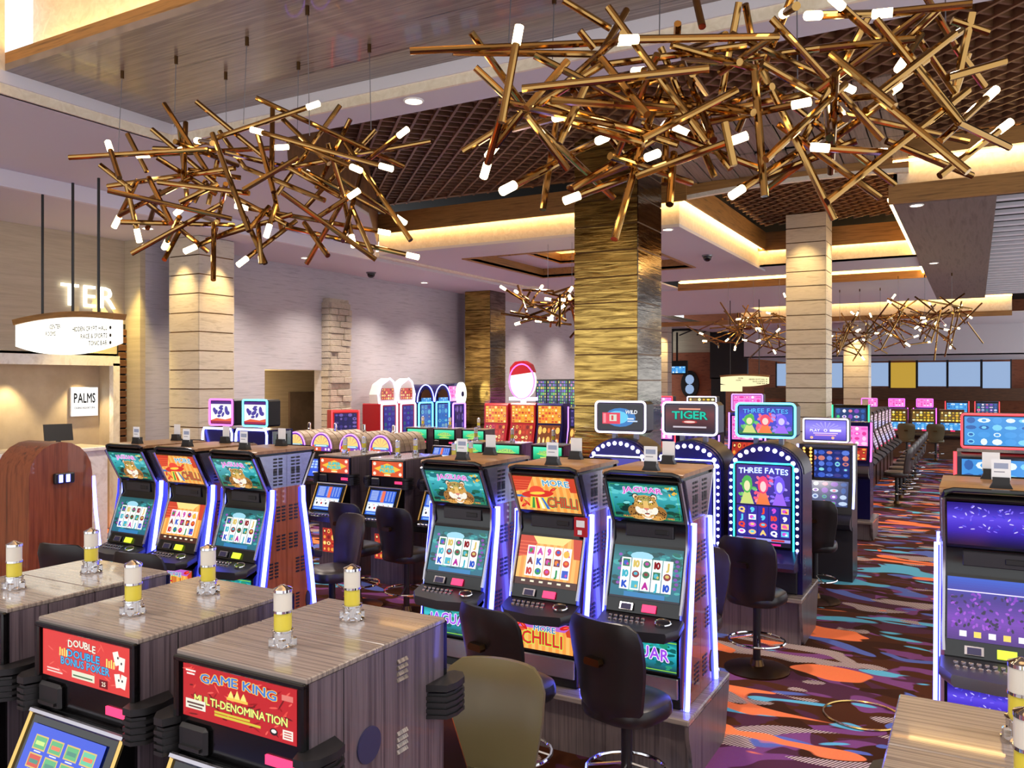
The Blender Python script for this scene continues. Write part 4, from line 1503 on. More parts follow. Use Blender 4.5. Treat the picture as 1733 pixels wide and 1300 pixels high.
    if card:
        cd = part(t, 'sign_holder', lambda: MB().prism([(-0.055, 0), (0.055, 0), (0.04, 0.03), (0.04, 0.06), (-0.04, 0.06), (-0.04, 0.03)], 0.15, 0.20, 'y'), 'black_satin', key='j_hold', loc=(0.02, 0, 1.455))
        part(cd, 'card', art('print_card'), 'print_art', loc=(0, 0.165, 0.10))
    return t


# ------------------------------------------------------------------ upright poker machine in zebra wood
def poker(label, loc, rz=0.0, marquee='game_king', scr='poker_menu', group=None, side='lock', sx=1.0, small=False):
    t = thing('poker_machine', label, 'poker machine', loc, rz, group)
    t.scale = (sx, 1, 1)
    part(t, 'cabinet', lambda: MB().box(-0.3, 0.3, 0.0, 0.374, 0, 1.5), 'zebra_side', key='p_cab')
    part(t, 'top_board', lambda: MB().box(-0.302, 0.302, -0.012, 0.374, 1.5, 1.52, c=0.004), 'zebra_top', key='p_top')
    fr = part(t, 'front_frame', lambda: MB().box(-0.3, 0.3, -0.012, 0.0, 1.17, 1.5).box(-0.3, -0.275, -0.03, 0, 1.29, 1.5, c=0.006).box(0.275, 0.3, -0.03, 0, 1.29, 1.5, c=0.006)
              .box(-0.3, 0.3, -0.03, 0, 1.485, 1.505, c=0.005), 'black_gloss', key='p_frame')
    screen(t, 'marquee', marquee, 0.53, (-0.012, 1.302), (-0.012, 1.482), off=0.003)
    part(fr, 'ticker', lambda: MB().box(0.13, 0.25, -0.02, -0.01, 1.22, 1.25), 'led_red', key='p_tick')
    part(fr, 'acceptor', lambda: MB().box(-0.27, -0.13, -0.035, -0.01, 1.18, 1.28, c=0.012).box(-0.25, -0.15, -0.045, -0.03, 1.2, 1.212), 'black_satin', key='p_acc')
    con = part(t, 'console', lambda: MB().prism([(0, 1.17), (-0.05, 1.165), (-0.20, 0.84), (-0.30, 0.80), (-0.31, 0.74), (-0.05, 0.68), (0, 0.68)], -0.285, 0.285), 'black_gloss', key='p_con')
    screen(t, 'game_screen', scr, 0.44, (-0.19, 0.86), (-0.065, 1.135), x=-0.01)
    for s in (-1, 1):
        part(con, 'edge_trim', lambda: MB().tube([(0, -0.195, 0.85), (0, -0.05, 1.165)], 0.013, 6), 'gold_trim', key='p_trim', loc=(s * 0.272, 0, 0))
    part(con, 'bezel', lambda: MB().tube([(-0.28, -0.05, 1.17), (0.28, -0.05, 1.17)], 0.012, 6), 'silver', key='p_bez')
    part(con, 'button', lambda: (lambda mb: [mb.box(-0.22 + k * 0.06, -0.18 + k * 0.06, -0.28, -0.25, 0.80 + 0.004, 0.83, c=0.006) for k in range(8)] and mb)(MB()), 'silver', key='p_btn')
    screen(t, 'belly_glass', 'warm_reels', 0.46, (0.0, 0.3), (0.0, 0.6), off=0.004)
    if not small:
        for s in (-1, 1):
            def sp(s=s):
                mb = MB()
                pr = [(0.275, -0.03), (0.30, -0.085), (0.35, -0.085), (0.39, -0.04), (0.40, 0.04), (0.385, 0.10), (0.30, 0.14), (0.275, 0.14)]
                pr2 = [(0.275, -0.02), (0.30, -0.075), (0.345, -0.075), (0.382, -0.035), (0.39, 0.04), (0.375, 0.092), (0.30, 0.13), (0.275, 0.13)]
                f_ = (lambda p: [(s * a, b_) for a, b_ in p][::s])
                mb.prism(f_(pr), 1.27, 1.30, 'z')
                for k in range(4):
                    mb.prism(f_(pr2), 1.26 - 0.028 * k - 0.012, 1.26 - 0.028 * k, 'z')
                    mb.prism(f_(pr), 1.248 - 0.028 * k - 0.016, 1.248 - 0.028 * k, 'z')
                return mb
            part(t, 'speaker', sp, 'black_satin', key=('p_spk', s), loc=(s * 0.045, 0, 0.19), scale=(0.85, 0.85, 0.85))
        if side == 'lock':
            part(t, 'lock_plate', lambda: MB().prism([(0.29 + 0.062 * math.cos(k * 0.2618), 1.20 + 0.062 * math.sin(k * 0.2618)) for k in range(24)], 0.3, 0.306), 'blue_steel', key='p_lock')
            part(t, 'seam', lambda: MB().box(0.2995, 0.3012, 0.16, 0.164, 0, 1.5).box(0.2995, 0.3012, 0.16, 0.374, 1.06, 1.064), 'black_satin', key='p_seam')
        else:
            for s in (-1, 1):
                part(t, 'vent', lambda s=s: (lambda mb: [mb.prism([(0.3, z), (0.308, z + 0.004), (0.3, z + 0.016)] if s > 0 else [(-0.3, z), (-0.3, z + 0.016), (-0.308, z + 0.004)], 0.24, 0.30, 'y')
                                                 for z in [1.36 + 0.022 * k for k in range(4)] + [1.10 + 0.022 * k for k in range(4)]] and mb)(MB()), 'zebra_top', key=('p_vent', s))
    tl = part(t, 'tower_light', lambda: MB().lathe([(0.048, 0), (0.05, 0.008), (0.036, 0.016), (0.036, 0.052), (0.04, 0.056), (0.04, 0.06), (0.034, 0.062)], 12), 'chrome', key='c_base', loc=(0.0, 0.19, 1.52))
    part(tl, 'foot', lambda: (lambda mb: [mb.box(0.036 * math.cos(a) - 0.012, 0.036 * math.cos(a) + 0.012, 0.036 * math.sin(a) - 0.012, 0.036 * math.sin(a) + 0.012, 0, 0.035, c=0.005)
                                        for a in (0.4, 1.65, 2.9, 4.2, 5.4)] and mb)(MB()), 'chrome', key='c_foot')
    part(tl, 'lower_lens', lambda: MB().lathe([(0.031, 0.06), (0.031, 0.122)], 14), 'candle_yellow', key='c_low')
    part(tl, 'band', lambda: MB().lathe([(0.034, 0.120), (0.034, 0.128)], 14), 'chrome', key='c_band')
    part(tl, 'cap', lambda: MB().lathe([(0.034, 0.192), (0.034, 0.202), (0.02, 0.208), (0.006, 0.216)], 14), 'chrome', key='c_cap')
    part(tl, 'upper_lens', lambda: MB().lathe([(0.032, 0.127), (0.032, 0.193)], 14), 'candle_white', key='c_up')
    return t


# ------------------------------------------------------------------ arch-topped machine ringed with bulbs
def arch_outline(hw, z0, zs, rz_, n=16):
    return [(hw, z0)] + [(hw * math.cos(math.pi * k / n), zs + rz_ * math.sin(math.pi * k / n)) for k in range(n + 1)] + [(-hw, z0)]


def arch_slot(label, loc, rz=0.0, main='fates_main', mon='fates_monitor', neon='neon_teal', mneon='neon_cyan', group=None):
    t = thing('slot_machine', label, 'slot machine', loc, rz, group)
    part(t, 'cabinet', lambda: MB().prism(arch_outline(0.345, 0.0, 1.12, 0.28), 0.06, 0.56, 'y'), 'indigo_body', key='a_cab')
    part(t, 'front_panel', lambda: MB().prism(arch_outline(0.335, 0.30, 1.12, 0.27), 0.0, 0.07, 'y'), 'indigo_body', key='a_front')
    part(t, 'top_cover', lambda: loft(MB(), [[(a * 1.0, y, z) for a, z in arch_outline(0.352, 1.12, 1.12, 0.288)] for y in (0.12, 0.54)]), 'charcoal', key='a_cover')
    fr = part(t, 'glass_bezel', lambda: MB().box(-0.265, 0.265, -0.012, 0.0, 0.42, 1.22), 'black_gloss', key='a_bez')
    screen(t, 'main_screen', main, 0.50, (-0.012, 0.44), (-0.012, 1.20), off=0.004)
    neon_rrect(t, 'neon_frame', 0.55, 0.84, 0.03, 0.008, neon, (0, -0.012, 0.80))
    out = arch_outline(0.308, 0.42, 1.12, 0.235, 11)
    pts, acc = [], 0.0
    path = [Vector(p) for p in out]
    step = 0.068
    for a, b_ in zip(path[:-1], path[1:]):
        ln = (b_ - a).length
        while acc < ln:
            pts.append(a + (b_ - a) * (acc / ln))
            acc += step
        acc -= ln
    for p in pts:
        big = 0.021 if p.y > 1.13 else 0.014
        part(t, 'bulb', lambda: MB().ball((0, 0, 0), 1.0, 8, 5), 'bulb_white', key='bulb', loc=(p.x, -0.006, p.y), scale=(big, big * 0.7, big))
    part(t, 'deck', lambda: MB().prism([(0.06, 0.42), (-0.02, 0.41), (-0.22, 0.33), (-0.24, 0.29), (-0.20, 0.25), (0.06, 0.22)], -0.32, 0.32), 'indigo_body', key='a_deck')
    part(t, 'ticker', lambda: MB().box(0.05, 0.16, -0.012, 0.0, 0.375, 0.40), 'led_red', key='a_tick')
    part(t, 'kick_panel', lambda: MB().box(-0.3, 0.3, 0.03, 0.07, 0.0, 0.24, c=0.01), 'black_satin', key='a_kick')
    part(t, 'side_vent', lambda: (lambda mb: [mb.box(0.344, 0.348, 0.16 + 0.03 * i, 0.172 + 0.03 * i, 0.16 + 0.03 * k, 0.172 + 0.03 * k) for i in range(2) for k in range(7)] and mb)(MB()), 'silver', key='a_vent')
    m_ = part(t, 'monitor', lambda: MB().box(-0.28, 0.28, 0.08, 0.34, 1.455, 1.785, c=0.03), 'black_satin', key='a_mon')
    screen(m_, 'monitor_screen', mon, 0.50, (0.08, 1.49), (0.08, 1.755), off=0.004)
    neon_rrect(m_, 'neon_frame', 0.55, 0.32, 0.04, 0.011, mneon, (0, 0.075, 1.622))
    for s in (-1, 1):
        part(t, 'post', lambda: MB().box(-0.02, 0.02, 0.2, 0.26, 1.3, 1.46), 'steel_grey', key='a_post', loc=(s * 0.12, 0, 0))
    return t


# ------------------------------------------------------------------ stool
def stool(label, loc, rz=0.0, mat='leather_black', group=None):
    t = thing('stool', label, 'stool', loc, rz, group)
    part(t, 'base', lambda: MB().lathe([(0.27, 0.0), (0.27, 0.012), (0.22, 0.022), (0.06, 0.04), (0.045, 0.09)], 24), 'bronze_dark', key='s_base')
    part(t, 'pole', lambda: MB().lathe([(0.032, 0.05), (0.032, 0.58)], 12), 'black_satin', key='s_pole')
    fr = part(t, 'foot_ring', lambda: MB().tube([(0.23 * math.cos(k * 0.2618), 0.23 * math.sin(k * 0.2618), 0.25) for k in range(24)], 0.011, 6, closed=True), 'chrome', key='s_ring')
    part(fr, 'spoke', lambda: (lambda mb: [mb.tube([(0.03 * math.cos(a), 0.03 * math.sin(a), 0.29), (0.23 * math.cos(a), 0.23 * math.sin(a), 0.25)], 0.008, 5) for a in (0.5, 2.07, 3.64, 5.2)] and mb)(MB()), 'chrome', key='s_spk')

    def cushion():
        rings = []
        for (q, z) in ((0.80, 0.575), (0.95, 0.58), (1.0, 0.60), (1.0, 0.635), (0.96, 0.665), (0.86, 0.68), (0.5, 0.688)):
            ring = []
            for k in range(28):
                a = 2 * math.pi * k / 28
                c_, s_ = math.cos(a), math.sin(a)
                x = 0.235 * q * math.copysign(abs(c_) ** 0.7, c_)
                y = 0.225 * q * math.copysign(abs(s_) ** 0.7, s_)
                ring.append((x, y, z))
            rings.append(ring)
        return loft(MB(), rings)
    part(t, 'seat', cushion, mat, key='s_seat')
    part(t, 'swivel', lambda: MB().lathe([(0.14, 0.555), (0.16, 0.575)], 14), 'black_satin', key='s_swv')

    def back():
        rings = []
        nz = 9
        for j in range(nz + 1):
            v_ = j / nz
            z = 0.60 + 0.55 * v_
            hw = 0.20 + 0.05 * min(1, v_ * 1.6)
            th = 0.032
            if j == 0 or j == nz:
                hw -= 0.02
                th = 0.014
            lean = -0.21 - 0.07 * v_ + 0.015 * math.sin(math.pi * v_)
            front, rear = [], []
            for k in range(11):
                s_ = -1 + 2 * k / 10
                cv_ = 0.07 * s_ * s_
                zz = z - 0.035 * v_ * abs(s_) ** 12 + 0.008 * v_ * (1 - s_ * s_)
                ed = th * (1 - 0.6 * abs(s_) ** 6)
                front.append((hw * s_, lean + cv_ + ed, zz))
                rear.append((hw * s_, lean + cv_ - ed, zz))
            rings.append(front + rear[::-1])
        return loft(MB(), rings)
    part(t, 'backrest', back, mat, key='s_back')
    part(t, 'handle', lambda: MB().prism([(-0.045, 0.955), (0.045, 0.955), (0.055, 0.93), (0.05, 0.915), (-0.05, 0.915), (-0.055, 0.93)], -0.315, -0.275, 'y'), 'bronze_dark' , key='s_hand')
    return t


# ------------------------------------------------------------------ plinth under a bank of machines
def plinth(label, x0, x1, y0, y1, h_):
    t = thing('plinth', label, 'machine base', (x1, y0, 0))
    wx, wy = x1 - x0, y1 - y0
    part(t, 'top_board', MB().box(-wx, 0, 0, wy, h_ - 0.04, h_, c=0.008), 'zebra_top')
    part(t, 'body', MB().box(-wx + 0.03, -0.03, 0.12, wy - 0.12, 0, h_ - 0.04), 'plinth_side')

    def end():
        return MB().prism([(0.16, 0), (wy - 0.16, 0), (wy - 0.10, 0.06), (wy - 0.06, 0.2), (wy - 0.012, h_ - 0.1), (wy - 0.012, h_ - 0.042), (0.012, h_ - 0.042), (0.012, h_ - 0.1), (0.06, 0.2), (0.10, 0.06)], -0.03, -0.004)
    part(t, 'end_panel', end(), 'plinth_side')
    part(t, 'end_panel', MB().prism([(0.16, 0), (wy - 0.16, 0), (wy - 0.012, h_ - 0.1), (wy - 0.012, h_ - 0.042), (0.012, h_ - 0.042), (0.012, h_ - 0.1)], -wx + 0.004, -wx + 0.03), 'plinth_side')
    return t


# ------------------------------------------------------------------ machines further back
def barrel_poker(label, loc, rz=0.0, group=None):
    t = thing('poker_machine', label, 'poker machine', loc, rz, group)
    part(t, 'cabinet', lambda: MB().box(-0.24, 0.24, 0, 0.9, 0, 1.28), 'zebra_side', key='b_cab')

    def rib(y0, y1, r_):
        return MB().prism([(0.25 * r_ * math.cos(math.pi * k / 14), 1.28 + 0.30 * r_ * math.sin(math.pi * k / 14)) for k in range(15)], y0, y1, 'y')
    bt = part(t, 'barrel_top', lambda: rib(0, 0.95, 0.97), 'plank_grey', key='b_top')
    for k in range(6):
        part(bt, 'rib', lambda: rib(0, 0.12, 1.0), 'plank_grey', key='b_rib', loc=(0, 0.04 + 0.15 * k, 0))
    screen(t, 'marquee', 'arch_marquee', 0.42, (0.0, 1.25), (0.0, 1.55), off=0.006)
    part(t, 'neon_arch', lambda: MB().tube([(0.225 * math.cos(math.pi * k / 12), -0.004, 1.30 + 0.255 * math.sin(math.pi * k / 12)) for k in range(13)], 0.009, 5), 'neon_violet', key='b_neon')
    part(t, 'front_frame', lambda: MB().box(-0.24, 0.24, -0.02, 0, 1.14, 1.25), 'black_gloss', key='b_fr')
    part(t, 'ticker', lambda: MB().box(0.1, 0.22, -0.03, -0.02, 1.18, 1.21), 'led_red', key='b_tk')
    part(t, 'console', lambda: MB().prism([(0, 1.14), (-0.04, 1.13), (-0.16, 0.8), (-0.24, 0.76), (-0.24, 0.70), (0, 0.66)], -0.24, 0.24), 'black_gloss', key='b_con')
    screen(t, 'game_screen', 'poker_grid', 0.36, (-0.15, 0.83), (-0.05, 1.11))
    part(t, 'tower_light', lambda: MB().lathe([(0.04, 1.57), (0.04, 1.6), (0.03, 1.61), (0.03, 1.70), (0.02, 1.71)], 10), 'chrome', key='b_tl', loc=(0, 0.35, 0))
    return t


def neon_slot(label, loc, mneon, rz=0.0, group=None):
    t = thing('slot_machine', label, 'slot machine', loc, rz, group)
    part(t, 'cabinet', lambda: MB().prism([(0.5, 0), (0.05, 0), (0.05, 0.7), (-0.12, 0.76), (-0.12, 0.82), (0.02, 0.88), (0.12, 1.3), (0.05, 1.8), (0.5, 1.8)], -0.29, 0.29), 'indigo_body', key='n_cab')
    part(t, 'neon_frame', lambda: MB().tube([(-0.3, 0.0, 0.9), (-0.285, 0.03, 1.74), (-0.26, 0.03, 1.80), (0.26, 0.03, 1.80), (0.285, 0.03, 1.74), (0.3, 0.0, 0.9)], 0.016, 6), 'neon_ice', key='n_neon')
    screen(t, 'reel_screen', 'dragon_reels', 0.42, (0.03, 1.28), (0.07, 1.56), off=0.05)
    m_ = part(t, 'monitor', lambda: MB().box(-0.24, 0.24, 0.1, 0.34, 1.84, 2.2, c=0.02), 'black_satin', key='n_mon')
    screen(m_, 'monitor_screen', 'dragon_panel', 0.40, (0.1, 1.87), (0.1, 2.17), off=0.004)
    neon_rrect(m_, 'monitor_neon', 0.45, 0.35, 0.03, 0.013, mneon, (0, 0.094, 2.02))
    part(t, 'side_panel', lambda: MB().box(0.29, 0.30, 0.12, 0.46, 0.3, 1.78, c=0.004), 'silver', key='n_sidep')
    part(t, 'side_recess', lambda: MB().box(0.30, 0.306, 0.2, 0.38, 0.9, 1.74), 'black_satin', key='n_rec')
    return t


def tower_slot(label, loc, style, rz=0.0, group=None, h_=2.0):
    t = thing('slot_machine', label, 'slot machine', loc, rz, group)
    st = {'coral': ('neon_white', 'deep_blue_column', 'red_plastic'), 'wave': ('neon_cyan', 'blue_column', 'indigo_body'), 'wheel': ('neon_violet', 'purple_panel', 'indigo_body')}[style]
    part(t, 'cabinet', MB().box(-0.33, 0.33, 0.0, 0.5, 0, h_, c=0.02), st[2], key=('t_cab', h_))
    screen(t, 'column_screen', st[1], 0.40, (0.0, 0.85), (0.0, h_ - 0.06), off=0.012)
    neon_rrect(t, 'neon_frame', 0.56, h_ - 0.82, 0.05, 0.022, st[0], (0, -0.012, (h_ + 0.80) / 2))
    part(t, 'deck', lambda: MB().prism([(0, 0.86), (-0.18, 0.78), (-0.18, 0.72), (0, 0.66)], -0.3, 0.3), 'black_gloss', key='t_deck')
    if style == 'coral':
        hd = part(t, 'topper', MB().prism([(-0.30, h_), (0.30, h_), (0.33, h_ + 0.2), (0.22, h_ + 0.48), (0.08, h_ + 0.56), (-0.05, h_ + 0.5), (-0.22, h_ + 0.42), (-0.33, h_ + 0.2)], 0.05, 0.3, 'y'), 'white_paint', key=('t_top1', h_))
        part(hd, 'neon_outline', MB().tube([(x, 0.04, z) for x, z in [(-0.30, h_), (0.30, h_), (0.33, h_ + 0.2), (0.22, h_ + 0.48), (0.08, h_ + 0.56), (-0.05, h_ + 0.5), (-0.22, h_ + 0.42), (-0.33, h_ + 0.2)]], 0.02, 5, closed=True), 'neon_white', key=('t_top1n', h_))
        screen(hd, 'topper_art', 'warm_reels', 0.44, (0.05, h_ + 0.08), (0.05, h_ + 0.34), off=0.01)
    elif style == 'wave':
        hd = part(t, 'topper', MB().prism([(0.35 * math.cos(math.pi * k / 14), h_ + 0.42 * math.sin(math.pi * k / 14)) for k in range(15)], 0.0, 0.5, 'y'), 'indigo_body', key=('t_top2', h_))
        part(hd, 'medallion', MB().prism([(0.22 * math.cos(math.pi * k / 10), h_ + 0.06 + 0.24 * math.sin(math.pi * k / 10)) for k in range(11)], -0.02, 0.0, 'y'), 'bronze_dark', key=('t_med', h_))
        screen(hd, 'topper_art', 'cyan_panel', 0.40, (0.0, h_ - 0.02), (0.0, h_ + 0.10), off=0.026)
        part(hd, 'neon_outline', MB().tube([(0.34 * math.cos(math.pi * k / 12), -0.008, h_ + 0.41 * math.sin(math.pi * k / 12)) for k in range(13)], 0.012, 5), 'neon_blue', key=('t_arc', h_))
    else:
        hd = part(t, 'topper', MB().prism([(-0.3, h_), (0.3, h_), (0.33, h_ + 0.42), (0.1, h_ + 0.5), (-0.3, h_ + 0.46)], 0.1, 0.4, 'y'), 'indigo_body', key=('t_top3', h_))
        part(hd, 'wheel', MB().prism([(0.20 + 0.2 * math.cos(k * 0.2618), h_ + 0.22 + 0.3 * math.sin(k * 0.2618)) for k in range(24)], 0.02, 0.1, 'y'), 'sign_white', key=('t_wh', h_))
        part(hd, 'wheel_hub', MB().prism([(0.20 + 0.05 * math.cos(k * 0.5236), h_ + 0.22 + 0.07 * math.sin(k * 0.5236)) for k in range(12)], 0.0, 0.02, 'y'), 'indigo_body', key=('t_hub', h_))
        screen(hd, 'topper_art', 'pink_panel', 0.34, (0.1, h_ + 0.04), (0.1, h_ + 0.42), x=-0.16, off=0.01)
    return t


def box_slot(label, loc, top, low, frame='black_gloss', neon=None, rz=0.0, group=None, h_=1.75, w_=0.56, monitor=None, mneon='neon_white', dots=False):
    """upright machine with a top glass, a slanted screen and a button shelf"""
    t = thing('slot_machine', label, 'slot machine', loc, rz, group)
    hw = w_ / 2
    k_ = (h_, w_)
    part(t, 'cabinet', MB().prism([(0.5, 0), (0.04, 0), (0.04, 0.66), (-0.06, 0.70), (-0.03, 0.90), (0.10, h_ * 0.74), (0.10, h_ - 0.04), (0.13, h_), (0.5, h_)], -hw, hw), frame, key=('x_cab', k_))
    screen(t, 'top_screen', top, w_ - 0.08, (0.10, h_ * 0.755), (0.10, h_ - 0.06), off=0.006)
    screen(t, 'reel_screen', low, w_ - 0.10, (-0.024, 0.915), (0.094, h_ * 0.73), off=0.01)
    part(t, 'button_deck', MB().prism([(0.02, 0.86), (-0.16, 0.78), (-0.2, 0.73), (-0.17, 0.68), (0.04, 0.62)], -hw + 0.005, hw - 0.005), 'charcoal', key=('x_deck', k_))
    part(t, 'ticker', MB().box(-0.02, 0.1, -0.035, -0.02, 0.88, 0.91), 'led_red', key=('x_tk', k_))
    if neon:
        for s in (-1, 1):
            part(t, 'light_strip', MB().tube([(s * (hw + 0.01), -0.0, 0.9), (s * (hw + 0.01), 0.09, h_ * 0.74), (s * (hw + 0.01), 0.09, h_)], 0.014, 5), neon, key=('x_neon', k_, s))
    if dots:
        bd = part(t, 'bulb_panel', MB().box(-hw + 0.03, -hw + 0.19, 0.07, 0.095, h_ * 0.75, h_ - 0.05), 'bronze_dark', key=('x_bp', k_))
        for i in range(2):
            for j in range(8):
                part(bd, 'bulb', lambda: MB().ball((0, 0, 0), 0.018, 7, 4), 'bulb_gold', key='gold_bulb', loc=(-hw + 0.07 + 0.08 * i, 0.068, h_ * 0.75 + 0.05 + 0.045 * j))
    if monitor:
        m_ = part(t, 'monitor', MB().box(-0.27, 0.27, 0.1, 0.3, h_ + 0.03, h_ + 0.33, c=0.015), 'black_satin', key=('x_mon', k_))
        screen(m_, 'monitor_screen', monitor, 0.48, (0.1, h_ + 0.06), (0.1, h_ + 0.30), off=0.004)
        neon_rrect(m_, 'neon_frame', 0.52, 0.28, 0.02, 0.010, mneon, (0, 0.094, h_ + 0.18))
    return t

# ------------------------------------------------------------------ front row: zebra-wood poker machines, back to back
GP = 'zebra wood poker machines in the front row'
for k, (xr, mq, scr_, l1, l2) in enumerate([
        (-1.82, 'game_king', 'poker_menu_teal', 'zebra wood poker machine with red game king marquee in the foreground', 'zebra wood poker machine backing onto the one with the game king marquee'),
        (-2.63, 'bonus_poker', 'poker_menu', 'zebra wood poker machine with red double bonus poker marquee and playing cards', 'zebra wood poker machine backing onto the double bonus poker machine'),
        (-3.45, 'bonus_poker', 'poker_menu', 'zebra wood poker machine cut off at the lower left edge', 'zebra wood poker machine with its light at the far left edge'),
        (0.405, 'game_king', 'poker_menu', 'zebra wood poker machine at the lower right corner facing away from the aisle', 'zebra wood poker machine at the lower right corner beside the ring on the carpet')]):
    xc = xr - 0.30
    poker(l1, (xc, 1.95, 0), 0, mq, scr_, GP, 'lock')
    poker(l2, (xc, 2.70, 0), math.pi, 'super_poker', 'poker_draw', GP, 'vent')

# ------------------------------------------------------------------ second row: double-screen machines on plinths
YA, YB = 4.74, 4.88
plinth('zebra wood plinth under the left bank of blue-lit slot machines', -7.06, -4.96, YA - 0.06, YA + 0.87, 0.42)
plinth('zebra wood plinth under the middle bank of blue-lit slot machines', -3.62, -1.49, YB - 0.06, YB + 0.89, 0.42)
plinth('zebra wood plinth at the right edge of the aisle', -0.24, 1.4, 4.86, 5.8, 0.42)
GJ = 'blue-lit double-screen slot machines'
for x, g, y, l1, l2 in [
        (-6.69, 'jaguar', YA, 'jaguar slot machine at the far left of the left bank', 'slot machine backing onto the far left jaguar machine'),
        (-6.02, 'chilli', YA, 'orange chilli slot machine between two jaguar machines of the left bank', 'slot machine backing onto the left bank chilli machine'),
        (-5.32, 'jaguar', YA, 'jaguar slot machine with red wood side at the end of the left bank', 'slot machine backing onto the end jaguar machine, red wood side with blue strip'),
        (-3.26, 'jaguar', YB, 'jaguar slot machine at the left of the middle bank', 'slot machine backing onto the middle bank left jaguar machine'),
        (-2.53, 'chilli', YB, 'orange chilli slot machine in the centre of the middle bank', 'slot machine backing onto the middle bank chilli machine'),
        (-1.83, 'jaguar', YB, 'largest jaguar slot machine, beside the carpet aisle', 'slot machine backing onto the largest jaguar machine'),
        (0.10, 'violet', 4.95, 'violet-screened slot machine with blue strip at the right edge', 'slot machine backing onto the violet-screened machine'),
        (0.82, 'violet', 4.95, 'violet-screened slot machine beyond the right edge', 'slot machine back to back beyond the right edge')]:
    if x > 0.5:
        continue
    video_slot(l1, (x, y, 0.423), 0, g, GJ, 'led_red' if y == YB else 'led_green')
    video_slot(l2, (x, y + 0.80 + 0.004, 0.423), math.pi, 'jaguar' if g != 'chilli' else 'chilli', GJ)
# small red placard on the middle chilli machine
pc = tag(link('placard', MB().box(-0.05, 0.05, -0.008, 0.008, -0.065, 0.065, c=0.004).mesh('placard', 'red_plastic'), None, loc=(-2.53 + 0.235, YB + 0.16, 0.42 + 1.055)),
         'small red placard fixed to the side of the chilli machine', 'placard')
part(pc, 'print', MB().box(-0.03, 0.03, -0.0095, -0.0085, 0.0, 0.045).box(-0.02, 0.01, -0.0095, -0.0085, -0.05, -0.02), 'ivory_card')

# ------------------------------------------------------------------ third row: arch machines
plinth('zebra wood plinth under the bulb-ringed arch machines', -3.72, -1.38, 7.88, 8.80, 0.45)
GA = 'arch-topped slot machines ringed with bulbs'
arch_slot('arch slot machine titled three fates with teal neon frame', (-1.75, 8.0, 0.453), 0, 'fates_main', 'fates_monitor', 'neon_teal', 'neon_cyan', GA)
arch_slot('arch slot machine under a green and red tiger monitor', (-2.49, 8.0, 0.453), 0, 'fates_blank', 'tiger_monitor', 'neon_ice', 'neon_white', GA)
arch_slot('arch slot machine under a monitor with a red box advert', (-3.23, 8.0, 0.453), 0, 'fates_blank', 'ruby_monitor', 'neon_white', 'neon_white', GA)
box_slot('slot machine with red neon outline at the right edge', (0.16, 7.9, 0), 'cyan_panel', 'violet_top', 'black_gloss', 'neon_red', 0, None, 1.85, 0.6, 'cyan_panel', 'neon_red')

GC = 'poker machines with red and gold marquees'
for k, x in enumerate((-6.99, -6.16, -5.34)):
    side_ = ['left', 'middle', 'right'][k]
    poker('poker machine with red and gold marquee, %s one of three behind the stools' % side_, (x, 7.95, 0), 0, 'super_poker', 'poker_draw', GC, 'lock', 0.87)
    poker('poker machine backing onto the %s red and gold marquee machine' % side_, (x, 8.70, 0), math.pi, 'super_poker', 'poker_draw', GC, 'vent', 0.87)
neon_slot('slot machine with pink-framed dragon monitor and blue neon arch', (-9.08, 7.9, 0), 'neon_pink')
neon_slot('slot machine with pale blue-framed dragon monitor and blue neon arch', (-8.43, 7.9, 0), 'neon_cyan')

# ------------------------------------------------------------------ fourth row and further
GB = 'barrel-topped poker machines'
for k, x in enumerate((-10.4, -9.80, -9.16, -8.52)):
    barrel_poker('barrel-topped poker machine with round rainbow marquee, %s of four from the left' % ['first', 'second', 'third', 'fourth'][k], (x, 10.8, 0), 0, GB)
GE = 'poker machines with green marquees'
for k, x in enumerate((-6.8, -6.15, -5.45)):
    poker('poker machine with green marquee in the nearer green row, %s one' % ['left', 'middle', 'right'][k], (x, 10.8, 0), 0, 'green_poker', 'poker_draw', GE, 'lock', 0.87, True)
for k, x in enumerate((-9.8, -9.14, -8.47)):
    poker('poker machine with green marquee in the farther green row, %s one' % ['left', 'middle', 'right'][k], (x, 13.6, 0), 0, 'green_poker', 'poker_draw', GE, 'lock', 0.87, True)
box_slot('slot machine with violet play monitor and gold bulb panel', (-1.62, 10.75, 0), 'blue_reels', 'green_reels', 'charcoal', 'neon_ice', 0, None, 1.66, 0.64, 'play_monitor', 'neon_white', True)
box_slot('slot machine with red and white glass and pink neon strips', (-1.72, 13.85, 0.303), 'pink_panel', 'warm_reels', 'indigo_body', 'neon_pink', 0, None, 1.5, 0.6)
box_slot('slot machine with green neon strips behind the white pillar', (-2.05, 16.6, 0), 'green_reels', 'silver_reels', 'black_gloss', 'neon_green', 0, None, 2.0, 0.62)
plinth('plain plinth at the aisle below the pink neon machine', -2.2, -1.36, 13.65, 14.6, 0.3)
GN = 'neon machines behind the tiger monitor'
box_slot('slot machine with red neon strips left of the tiger monitor', (-5.05, 14.4, 0), 'pink_panel', 'warm_reels', 'indigo_body', 'neon_red', 0, GN, 1.85, 0.6, 'pink_panel', 'neon_red')
box_slot('slot machine with violet monitor peeking over the tiger monitor', (-4.25, 14.4, 0), 'purple_panel', 'pink_panel', 'indigo_body', 'neon_violet', 0, GN, 1.85, 0.6, 'yellow_panel', 'neon_white')
box_slot('slot machine with violet monitor between the tiger and three fates monitors', (-3.45, 14.4, 0), 'pink_panel', 'warm_reels', 'indigo_body', 'neon_violet', 0, GN, 1.9, 0.6, 'pink_panel', 'neon_violet')
